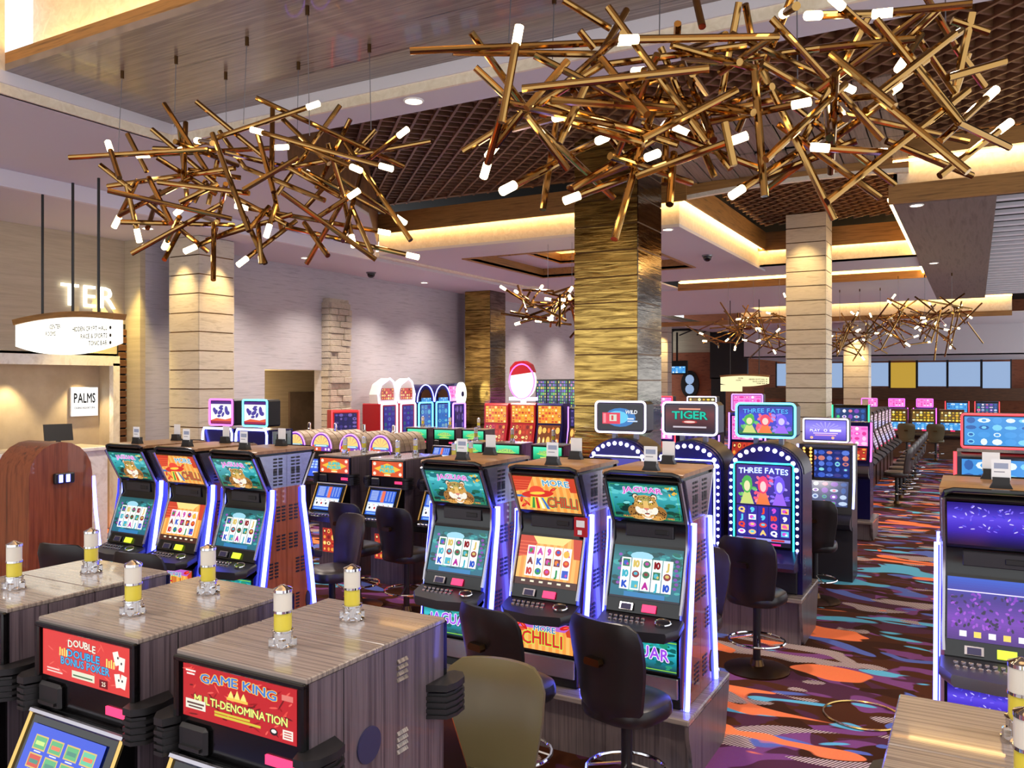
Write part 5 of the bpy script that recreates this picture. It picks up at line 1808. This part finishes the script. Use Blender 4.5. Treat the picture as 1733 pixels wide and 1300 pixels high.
box_slot('slot machine with violet panel beside the bronze pillar', (-5.45, 13.2, 0), 'purple_panel', 'pink_panel', 'indigo_body', 'neon_violet', 0, GN, 1.8, 0.5)

# along the left wall, facing the room
GW = 'tall slot machines along the left wall'
R90 = math.pi / 2
tower_slot('tall white and red neon slot machine nearest the stone pier', (-11.4, 14.75, 0), 'coral', R90, GW, 1.95)
tower_slot('tall white and red neon slot machine next to the blue arches', (-11.4, 15.45, 0), 'coral', R90, GW, 1.95)
tower_slot('tall blue arch-topped slot machine, left one of the pair', (-11.4, 16.15, 0), 'wave', R90, GW, 1.95)
tower_slot('tall blue arch-topped slot machine, right one of the pair', (-11.4, 16.87, 0), 'wave', R90, GW, 1.95)
tower_slot('tall violet slot machine with a white wheel on top', (-11.4, 17.6, 0), 'wheel', R90, GW, 1.9)
box_slot('red-sided slot machine in front of the stone pier', (-11.2, 13.1, 0), 'purple_panel', 'cyan_panel', 'red_plastic', 'neon_red', 1.0, None, 1.85, 0.55)
GG = 'slot machines with golden glass'
box_slot('golden-glass slot machine half hidden by the far bronze pillar', (-10.25, 17.4, 0), 'gold_face', 'warm_reels', 'red_plastic', None, 0, GG, 1.9, 0.66)
box_slot('golden-glass slot machine under the oval lit sign', (-9.5, 17.4, 0), 'gold_face', 'warm_reels', 'red_plastic', None, 0, GG, 1.92, 0.68)
box_slot('golden-glass slot machine left of the dark machine', (-8.78, 17.4, 0), 'gold_face', 'amber_panel', 'indigo_body', None, 0, GG, 1.92, 0.68)
box_slot('dark slot machine with violet strips right of the golden glass', (-7.98, 17.4, 0), 'purple_panel', 'amber_panel', 'black_gloss', 'neon_violet', 0, None, 1.85, 0.6)
sg = thing('illuminated_sign', 'oval white lit sign with red cap above the golden machines', 'sign', (-9.55, 17.62, 1.92))
part(sg, 'lit_face', MB().prism([(0.32 * math.cos(k * 0.2618), 0.52 + 0.40 * math.sin(k * 0.2618)) for k in range(24)], -0.08, 0.08, 'y'), 'sign_white')
part(sg, 'red_cap', MB().prism([(-0.33, 0.66), (0.30, 0.74), (0.22, 0.93), (0.05, 1.02), (-0.18, 1.0), (-0.32, 0.86)], -0.10, 0.10, 'y'), 'red_plastic')
part(sg, 'stand', MB().box(-0.34, 0.34, -0.1, 0.1, 0.06, 0.14).box(-0.05, 0.05, -0.05, 0.05, 0.0, 0.15), 'neon_white')
part(sg, 'neon_outline', MB().tube([(0.34 * math.cos(k * 0.2618), -0.09, 0.52 + 0.42 * math.sin(k * 0.2618)) for k in range(24)], 0.02, 5, closed=True), 'neon_pink')
lp = thing('display_board', 'row of four patterned green and violet display panels behind golden machines', 'display', (-9.2, 18.75, 0))
part(lp, 'frame', MB().box(-0.62, 0.62, 0.02, 0.1, 1.75, 2.5, c=0.01).box(-0.5, -0.44, 0.04, 0.1, 0, 1.76).box(0.44, 0.5, 0.04, 0.1, 0, 1.76), 'black_satin')
for k in range(4):
    screen(lp, 'panel', 'lottery_panel', 0.27, (0.02, 1.79), (0.02, 2.46), x=-0.45 + 0.30 * k)

# steppers along the aisle, facing it
GS = 'slot machines lined up along the aisle towards the far end'
for k in range(9):
    lab = 'slot machine with silver reels facing the aisle, number %s from the near end' % ['one', 'two', 'three', 'four', 'five', 'six', 'seven', 'eight', 'nine'][k]
    box_slot(lab, (-2.0, 17.9 + 0.95 * k, 0), 'silver_reels', 'silver_reels', 'bronze_dark', None, R90, GS, 1.72, 0.7)
for k in range(3):
    lab = ['left', 'middle', 'right'][k]
    box_slot('slot machine with yellow glass and blue screen at the aisle end, %s one' % lab, (-2.25 + 0.8 * k, 29.2, 0), 'yellow_panel', 'cyan_panel', 'brown_slat', None, 0, 'yellow-glass machines at the aisle end', 1.55, 0.7)
    box_slot('slot machine with pink neon monitor beyond the aisle end, %s one' % lab, (-3.35 + 0.9 * k, 32.4, 0), 'pink_panel', 'pink_panel', 'indigo_body', 'neon_pink', 0, 'pink neon machines far back', 1.5, 0.7, 'pink_panel', 'neon_pink')
for k in range(2):
    box_slot('far slot machine with %s glass beside the pink neon ones' % ['teal', 'green'][k], (-0.55 + 0.9 * k, 32.4, 0), ['cyan_panel', 'green_reels'][k], 'purple_panel', 'black_gloss', 'neon_red', 0, None, 1.75, 0.7)

# rounded wooden machine at the left edge
rm = thing('slot_machine', 'wooden slot machine with rounded top at the left edge', 'slot machine', (-8.5, 4.95, 0))
part(rm, 'cabinet', MB().prism([(0.05, 0), (0.75, 0), (0.75, 1.45)] + [(0.40 + 0.35 * math.cos(math.pi * k / 10), 1.45 + 0.35 * math.sin(math.pi * k / 10)) for k in range(1, 10)] + [(0.05, 1.45)], -0.6, 0), 'cherry_wood')
br = part(rm, 'bracket', MB().box(0.0, 0.05, 0.30, 0.52, 1.36, 1.47, c=0.01), 'black_satin')
part(br, 'lock', MB().box(0.05, 0.056, 0.34, 0.38, 1.375, 1.455).box(0.05, 0.056, 0.42, 0.46, 1.375, 1.455), 'neon_blue')
part(rm, 'light_strip', MB().tube([(-0.01, 0.78, 0.1), (-0.01, 0.86, 0.5), (-0.01, 0.80, 1.0), (-0.01, 0.77, 1.4)], 0.02, 6), 'neon_blue')

# ------------------------------------------------------------------ stools
stool('black leather stool in front of the largest jaguar machine', (-1.72, 4.40, 0), -0.28)
stool('black leather stool in front of the middle bank chilli machine', (-2.40, 4.30, 0), -0.28)
stool('olive leather stool facing the camera beside the front poker machine', (-1.90, 3.06, 0), math.pi + 0.1, 'leather_olive')
stool('black stool behind the end jaguar machine of the left bank, lit blue', (-5.33, 6.02, 0), math.pi - 0.35, 'leather_brown')
stool('black stool in front of the left bank chilli machine', (-5.58, 4.30, 0), 0.15)
stool('black stool in front of the far left jaguar machine', (-6.42, 4.22, 0), 0.2)
stool('black stool with its back turned, left of two before the red marquee machines', (-5.87, 7.05, 0), -0.12)
stool('black stool with its back turned, right of two before the red marquee machines', (-5.22, 7.05, 0), -0.12)
stool('black stool seen edge-on behind the largest jaguar machine', (-1.90, 6.15, 0), math.pi - 0.1, 'leather_brown')
stool('black stool in front of the three fates machine', (-1.62, 7.15, 0), -0.2)
stool('black stool in front of the violet play monitor machine', (-1.56, 9.7, 0), 0.05)
stool('black stool beside the wooden machine at the left edge', (-7.5, 6.0, 0), math.pi + 0.3, 'leather_brown')
for k in range(7):
    stool('dark stool along the aisle, number %s from the near end' % ['one', 'two', 'three', 'four', 'five', 'six', 'seven'][k], (-1.35, 17.9 + 0.95 * k, 0), R90, 'leather_brown', 'stools along the aisle')
stool('brown stool at the aisle end, left one of two', (-1.85, 28.3, 0), 0, 'leather_olive')
stool('brown stool at the aisle end, right one of two', (-1.05, 28.3, 0), 0, 'leather_olive')
rg = P(1460, 1212, z=0.0)
tag(link('ring', MB().tube([(0.27 * math.cos(k * 0.1745), 0.27 * math.sin(k * 0.1745), 0.008) for k in range(36)], 0.008, 6, closed=True).mesh('ring', 'gold_trim'), None, loc=(rg.x, rg.y, 0)),
    'thin gold ring lying on the patterned carpet', 'ring')

# ------------------------------------------------------------------ reception corner: counter, screen, signs
ct = thing('reception_counter', 'white marble reception counter at the left wall', 'counter', (-11.7, 6.4, 0))
part(ct, 'front_panel', MB().box(0.30, 0.36, -1.6, 1.45, 0, 1.42), 'marble')
part(ct, 'top_slab', MB().box(-0.35, 0.42, -1.6, 1.5, 1.42, 1.48, c=0.01), 'marble')
part(ct, 'end_panel', MB().box(-0.3, 0.30, 1.38, 1.45, 0, 1.42), 'marble')
mo = thing('computer_monitor', 'small black computer monitor on the marble counter', 'monitor', (-11.68, 7.3, 1.48), -0.3)
part(mo, 'stand', MB().box(-0.10, 0.10, -0.16, 0.16, 0, 0.02, c=0.005).box(-0.02, 0.02, -0.03, 0.03, 0.02, 0.12), 'black_satin')
part(mo, 'display', MB().prism([(0.02, 0.10), (0.05, 0.10), (-0.02, 0.34), (-0.05, 0.34)], -0.19, 0.19, 'y'), 'black_satin')
ps = thing('wall_sign', 'square white backlit sign reading palms in the niche', 'sign', (-12.84, 8.45, 2.11), R90)
part(ps, 'panel', MB().box(-0.24, 0.24, -0.04, 0.0, -0.24, 0.24, c=0.006), 'white_paint')
o = link('lettering', art('palms_sign'), ps, loc=(0, -0.042, 0))
lt = thing('wall_lettering', 'large white glowing letters T E R on the warm wall', 'sign', (-12.44, 8.42, 2.45 + 121 / F * 13.75), R90)
xx = -0.62
for ch in 'TER':
    vs_, fs_ = GLYPH[(ch, 0.0)]
    lo, hi = ADV[ch]
    s_ = 0.36 / 0.72
    mb = MB()
    n = len(vs_)
    mb.add([((x - lo) * s_, -0.05, y * s_) for x, y in vs_], fs_)
    mb.add([((x - lo) * s_, -0.02, y * s_) for x, y in vs_], [f_[::-1] for f_ in fs_])
    ed = {}
    for f_ in fs_:
        for a, b_ in zip(f_, f_[1:] + f_[:1]):
            ed[(a, b_)] = 1
    for (a, b_) in ed:
        if (b_, a) not in ed:
            o_ = len(mb.v)
            mb.add([((vs_[q][0] - lo) * s_, yy, vs_[q][1] * s_) for q, yy in ((a, -0.05), (b_, -0.05), (b_, -0.02), (a, -0.02))], [(3, 2, 1, 0)])
    part(lt, 'letter', mb, 'letter_light', loc=(xx, 0, 0))
    xx += (hi - lo) * s_ + 0.09


def directory(label, loc, rz, s, lit, lines):
    t = thing('directory_sign', label, 'sign', loc, rz)
    t.scale = (s, s, s)
    n = 16
    w2 = 1.0
    low = [(-w2 + 2 * w2 * k / n, 0.05 + 0.12 * ((-1 + 2 * k / n) ** 2)) for k in range(n + 1)]
    top = [(w2 - 2 * w2 * k / n, 0.44 + 0.06 * (1 - (-1 + 2 * k / n) ** 2)) for k in range(n + 1)]
    part(t, 'lit_panel', MB().prism(low + top, -0.05, 0.05, 'y'), lit)
    part(t, 'header', MB().prism([(x, z - 0.0) for x, z in top[::-1]] + [(x * 1.03, z + 0.07) for x, z in top], -0.08, 0.08, 'y'), 'wood_gold')
    for x in ((-0.5, 0.12, 0.62) if lines else (-0.6, 0.6)):
        part(t, 'hanging_rod', MB().tube([(x, 0, 0.54), (x, 0, 0.54 + (1.60 if lines else 3.16))], 0.018, 6), 'black_satin')
    A = Art(2.0, 0.5, (0, 0, 0))
    A.v, A.f, A.c, A.layer = [], [], [], 0
    A.text('HIDDEN CRYPT HALL', 1.86, 0.325, 0.055, (84, 76, 44), align=1.0, width=0.66)
    A.text('RACE & SPORTS', 1.86, 0.235, 0.055, (84, 76, 44), align=1.0, width=0.5)
    A.text('TONIC BAR', 1.86, 0.15, 0.055, (84, 76, 44), align=1.0, width=0.35)
    for y in (0.15, 0.235, 0.325):
        A.ell(1.92, y + 0.026, 0.022, 0.022, (30, 26, 20), 8)
    A.text('CENTER', 0.96, 0.37, 0.055, (110, 100, 64), align=1.0, width=0.22)
    A.text('ROOMS', 0.86, 0.285, 0.055, (110, 100, 64), align=1.0, width=0.2)
    link('lettering', A.mesh('artwork_directory', 'print_art'), t, loc=(0, -0.056, 0.25))['kind'] = 'stuff'
    return t


q = P(210, 560, d=9.6)
directory('curved lit directory sign hanging in front of the warm wall', (q.x - 1.09, q.y, q.z - 0.31), 0, 1.0, 'sign_white', True)
q = P(1260, 645, d=25)
t = directory('cream directory sign hanging far back before the dark bar', (q.x, q.y, q.z - 0.2), 0, 0.72, 'sign_cream', False)
part(t, 'lower_panel', MB().box(-1.0, -0.1, -0.04, 0.04, -0.16, 0.12), 'sign_cream')
tv = thing('television', 'wall television hanging in the bar far back', 'television', (-11.75, 36.2, 2.75))
part(tv, 'case', MB().box(-0.5, 0.5, 0, 0.08, 0, 0.62, c=0.02), 'black_satin')
screen(tv, 'picture', 'cyan_panel', 0.8, (0, 0.06), (0, 0.36))
part(tv, 'bracket', MB().box(-0.04, 0.04, 0.02, 0.06, 0.6, 1.9), 'black_satin')
rd = thing('wall_sign', 'round black sign with pale emblem on the brick bar wall', 'sign', (-11.35, 36.9, 2.3))
part(rd, 'disc', MB().prism([(0.42 * math.cos(k * 0.2618), 0.62 * math.sin(k * 0.2618)) for k in range(24)], -0.06, 0.04, 'y'), 'black_satin')
part(rd, 'emblem', MB().prism([(0.2 * math.cos(k * 0.5236), 0.22 + 0.22 * math.sin(k * 0.5236)) for k in range(12)], -0.09, -0.06, 'y')
     .prism([(0.2 * math.cos(k * 0.5236), -0.22 + 0.22 * math.sin(k * 0.5236)) for k in range(12)], -0.09, -0.06, 'y'), 'window_sky')

# ------------------------------------------------------------------ ceiling fittings
GD = 'recessed ceiling downlights'
for (u, v, z, lab) in [(700, 170, 5.0, 'recessed downlight in the pale soffit above the lattice'), (1130, 388, 4.9, 'recessed downlight under the tray right of the bronze pillar'),
                       (1551, 347, 4.9, 'recessed downlight at the near end of the right soffit'), (1580, 445, 4.9, 'recessed downlight further along the right soffit'),
                       (718, 478, 4.8, 'recessed downlight in the low ceiling near the long wall'), (250, 386, 4.8, 'recessed downlight in the low ceiling above the stone pillar'),
                       (672, 441, 4.9, 'recessed downlight at the left corner of the ceiling tray'), (517, 436, 4.8, 'recessed downlight in the low ceiling above the doorway')]:
    p = P(u, v, z=z)
    t = thing('downlight', lab, 'ceiling light', (p.x, p.y, z), 0, GD)
    part(t, 'trim_ring', lambda: MB().tube([(0.085 * math.cos(k * 0.3927), 0.085 * math.sin(k * 0.3927), -0.004) for k in range(16)], 0.012, 6, closed=True), 'white_paint', key='dl_ring')
    part(t, 'lens', lambda: MB().lathe([(0.075, -0.006), (0.075, 0.0)], 16), 'downlight_lens', key='dl_lens')
for (u, v, z, lab) in [(1197, 432, 4.9, 'dark dome camera under the ceiling tray'), (628, 461, 4.8, 'dark dome camera on the low ceiling by the long wall')]:
    p = P(u, v, z=z)
    t = thing('dome_camera', lab, 'camera', (p.x, p.y, z))
    part(t, 'mount', lambda: MB().lathe([(0.10, -0.03), (0.11, 0.0)], 16), 'steel_grey', key='dc_m')
    part(t, 'dome', lambda: MB().ball((0, 0, -0.04), 0.085, 12, 8), 'black_gloss', key='dc_d')

# ------------------------------------------------------------------ chandeliers of crossed brass rods
ROD_V = Vector((0, 0, 1))


def rod_mesh():
    mb = MB().lathe([(0.62, -0.5), (1.0, -0.5), (1.0, 0.5), (0.62, 0.5)], 10)
    return mb


def rod(parent, a, b_, r, tip0, tip1, tl):
    ax = (b_ - a)
    ln = ax.length
    q = ROD_V.rotation_difference(ax.normalized())
    o = part(parent, 'rod', rod_mesh, 'brass', key='rod', loc=(a + b_) / 2, rot=q.to_euler(), scale=(r, r, ln))
    for s, on in ((-1, tip0), (1, tip1)):
        if on:
            part(o, 'lamp', lambda: MB().lathe([(0.6, -0.5), (1.0, -0.46), (1.0, 0.46), (0.6, 0.5)], 10), 'lamp_warm', key='lamp',
                 loc=(0, 0, s * (0.5 + 0.46 * tl / ln)), scale=(1.12, 1.12, tl / ln))
    return o


def wires(parent, c, pts):
    for (top, bot) in pts:
        w_ = part(parent, 'wire', MB().tube([top - c, bot - c], 0.004, 4), 'steel_grey')
        part(w_, 'anchor', MB().tube([top - c - Vector((0, 0, 0.07)), top - c], 0.016, 6), 'bronze_dark')


def photo_chandelier(label, rods, d0, spread, r, tl, seed, anchors, zc, extra=0, group=None):
    rs_ = random.Random(seed)
    cu = sum((q[0] + q[2]) / 2 for q in rods) / len(rods)
    cvv = sum((q[1] + q[3]) / 2 for q in rods) / len(rods)
    c = P(cu, cvv, d=d0)
    t = thing('chandelier', label, 'chandelier', c, 0, group)
    for q in rods:
        tip = q[4] if len(q) > 4 else 0
        da = d0 + rs_.uniform(-spread, spread)
        db = da + rs_.uniform(-0.32, 0.32)
        rod(t, P(q[0], q[1], d=da) - c, P(q[2], q[3], d=db) - c, r, tip in (1, 3), tip in (2, 3), tl)
    us, vs_ = [q[0] for q in rods] + [q[2] for q in rods], [q[1] for q in rods] + [q[3] for q in rods]
    ul, uh, vl, vh = min(us), max(us), min(vs_), max(vs_)
    for k in range(extra):   # rods deeper inside the tangle
        an, rad = rs_.uniform(0, 6.283), math.sqrt(rs_.random()) * 0.62
        mu, mv = (ul + uh) / 2 + math.cos(an) * rad * (uh - ul) / 2, (vl + vh) / 2 + math.sin(an) * rad * (vh - vl) / 2
        dv = Vector((rs_.gauss(0, 1), rs_.gauss(0, 1), rs_.gauss(0, 0.5))).normalized() * rs_.uniform(0.3, 0.5)
        m_ = P(mu, mv, d=d0 + rs_.uniform(0.0, spread)) - c
        rod(t, m_ - dv, m_ + dv, r, rs_.random() < 0.15, False, tl)
    ws = []
    for (u, v, ub, vb) in anchors:
        top = P(u, v, z=zc)
        dd = (top - Vector((0, 0, CAMZ))).dot(Vector((FX, FY, 0)))
        ws.append((top, P(ub, vb, d=dd)))
    wires(t, c, ws)
    return t


def conv(lst, ox, oy=0.0, k=600 / 1733.0):
    return [(ox + a * k, oy + b_ * k, ox + c_ * k, oy + d_ * k, *e) for a, b_, c_, d_, *e in lst]


LEFT = conv([
    (20, 770, 700, 730), (170, 805, 330, 930), (210, 910, 830, 822), (210, 932, 815, 1070), (222, 735, 266, 870, 1), (305, 655, 400, 840), (425, 632, 740, 900),
    (485, 508, 700, 845), (640, 495, 1000, 790), (935, 478, 1660, 815), (610, 718, 1185, 525, 3), (415, 757, 700, 742, 1), (965, 648, 1540, 810, 3),
    (1345, 515, 1035, 950), (1520, 635, 1180, 1010), (1395, 582, 1230, 920), (1630, 665, 1480, 780, 1), (1790, 690, 1030, 830), (1065, 582, 1290, 800),
    (720, 652, 900, 1130), (755, 642, 880, 820), (265, 1060, 355, 880, 1), (350, 1120, 300, 900, 1), (325, 1240, 760, 1000), (485, 1270, 570, 1110),
    (640, 1205, 900, 1090, 1), (890, 1262, 1130, 1080, 1), (728, 1090, 725, 1370), (895, 1018, 1530, 1130, 3), (1080, 1110, 1670, 1245, 2), (1180, 1290, 1390, 930),
    (1400, 1150, 1365, 985, 1), (1370, 700, 1690, 1175), (1340, 870, 1620, 1060, 2), (1060, 940, 1520, 1270), (940, 650, 1020, 940), (1285, 700, 1370, 980),
    (1015, 530, 1010, 900), (590, 600, 580, 890), (580, 1010, 700, 900, 1), (1020, 940, 1060, 1130), (400, 990, 700, 1230), (410, 870, 520, 1090), (270, 1050, 620, 870),
    (750, 900, 560, 990), (880, 820, 1270, 980), (1285, 1250, 1170, 1090), (450, 770, 740, 950), (1030, 722, 700, 742, 1), (1385, 965, 1240, 1060, 1), (980, 1290, 880, 1060),
    (1500, 1240, 1400, 1010), (700, 1000, 750, 760), (890, 1130, 1000, 1010), (455, 890, 900, 945), (630, 990, 690, 880), (1130, 700, 1400, 815, 2), (1000, 1100, 1030, 1000, 1),
    (870, 930, 1140, 770), (500, 1180, 560, 1060, 1), (940, 1060, 960, 1290), (1060, 800, 1340, 960), (600, 830, 860, 870), (660, 690, 720, 700, 1), (560, 620, 600, 1000)], 110)
photo_chandelier('brass rod chandelier with glowing tips hanging at the left', LEFT, 6.7, 0.45, 0.021, 0.115, 3,
                 [(520, 10, 524, 230), (207, 120, 200, 258), (625, 75, 628, 220), (418, 63, 412, 210), (298, 95, 295, 215), (382, 122, 383, 215), (505, 105, 503, 230)], 5.2, 12)

RIGHT = conv([
    (270, 250, 1285, 205, 2), (570, 158, 825, 512), (590, 330, 1270, 970), (790, 215, 720, 600, 1), (1020, 0, 1250, 140), (1330, 50, 1170, 320), (1240, 35, 1720, 690), (1100, 150, 1170, 235),
    (820, 435, 1733, 335), (700, 495, 1470, 655), (530, 740, 1220, 310), (690, 715, 830, 540, 1), (650, 800, 720, 560, 1), (780, 905, 1000, 790, 1), (1040, 825, 840, 560), (920, 1025, 1000, 500),
    (1060, 925, 1500, 660), (1100, 955, 1733, 720, 1), (1270, 1170, 1420, 650), (1190, 690, 1060, 750, 1), (1525, 600, 1515, 900), (1560, 750, 1540, 1000), (1210, 290, 1430, 560),
    (880, 270, 1430, 550), (960, 490, 1560, 530), (1040, 300, 840, 530), (1480, 390, 900, 520), (1130, 420, 1000, 700), (1510, 400, 1430, 620), (1410, 345, 1600, 330, 1), (480, 255, 1190, 265)], 600)
RIGHT += conv([
    (85, 192, 770, 180, 1), (740, 90, 1280, 680), (810, 60, 860, 30, 1), (975, 75, 1430, 60, 1), (1085, 35, 1260, 190, 1), (610, 20, 670, 340), (655, 350, 705, 960), (250, 220, 660, 335), (690, 310, 970, 470),
    (580, 10, 480, 530), (1480, 60, 930, 470), (1635, 165, 1240, 470), (1240, 470, 960, 495, 0), (840, 515, 400, 605, 1), (1320, 450, 1200, 540, 1), (975, 240, 1440, 190), (1030, 265, 1340, 520),
    (700, 400, 900, 560), (1250, 470, 1700, 840), (960, 530, 1700, 690), (1700, 440, 1010, 985), (600, 920, 1100, 590, 1), (1020, 725, 1300, 745, 1), (530, 695, 80, 860, 1), (510, 600, 555, 810),
    (200, 390, 540, 825), (940, 590, 1340, 900), (1430, 150, 1635, 450), (1250, 95, 1660, 600), (1380, 230, 1700, 640), (570, 440, 110, 680), (820, 290, 660, 290), (330, 655, 420, 700, 1), (280, 115, 275, 200),
    (370, 0, 400, 130), (1100, 410, 710, 780), (1400, 330, 1700, 130), (1300, 690, 1720, 860), (1500, 290, 1250, 470), (1330, 60, 1720, 20, 1), (1480, -40, 1700, 330), (1560, 40, 1330, 260), (150, 700, 260, 560), (1640, 230, 1780, 420),
    (1560, 690, 1790, 480, 2), (1620, 100, 1800, 160), (1700, 260, 1600, 560), (1650, 600, 1900, 720), (1560, 860, 1850, 640, 2), (1600, 380, 1880, 300), (1720, 60, 1640, 420), (90, 560, 560, 545), (760, 170, 480, 360), (1390, 290, 1470, 170, 1)], 1050)
photo_chandelier('brass rod chandelier with glowing tips filling the upper right', RIGHT, 4.7, 0.42, 0.0215, 0.105, 5,
                 [(866, -30, 860, 90), (938, -10, 935, 100), (1117, -40, 1116, 60), (1348, -60, 1350, 160), (1600, -80, 1600, 60)], 5.2, 30)


def loose_chandelier(label, c, rx, ry, rz_, n, r, ln, tl, seed, ztop):
    rs_ = random.Random(seed)
    c = Vector(c)
    t = thing('chandelier', label, 'chandelier', c)
    for k in range(n):
        an, rad = rs_.uniform(0, 6.283), math.sqrt(rs_.random())
        m_ = Vector((math.cos(an) * rad * rx, math.sin(an) * rad * ry, rs_.uniform(-1, 1) * rz_ * (1 - 0.5 * rad)))
        dv = Vector((rs_.gauss(0, 1), rs_.gauss(0, 1), rs_.gauss(0, 0.75))).normalized()
        L_ = ln * rs_.uniform(0.6, 1.15)
        rod(t, m_ - dv * L_ / 2, m_ + dv * L_ / 2, r, rs_.random() < 0.30, rs_.random() < 0.08, tl)
    wires(t, c, [(Vector((c.x + sx * rx * 0.5, c.y, ztop)), Vector((c.x + sx * rx * 0.5, c.y, c.z))) for sx in (-1, 0, 1)])
    return t


q = P(968, 518, d=14.6)
loose_chandelier('brass rod chandelier half hidden behind the bronze pillar', q, 0.95, 0.95, 0.42, 46, 0.022, 0.85, 0.12, 7, 5.1)
q = P(1275, 562, d=20.5)
loose_chandelier('brass rod chandelier left of the white stone pillar', q, 1.25, 1.1, 0.55, 50, 0.018, 1.05, 0.12, 8, 5.6)
q = P(1455, 566, d=22.0)
loose_chandelier('brass rod chandelier just right of the white stone pillar', q, 1.0, 1.0, 0.5, 44, 0.018, 1.0, 0.12, 9, 4.9)
q = P(1565, 545, d=19.0)
loose_chandelier('brass rod chandelier under the right soffit far back', q, 1.1, 1.0, 0.55, 50, 0.018, 1.05, 0.12, 10, 4.9)
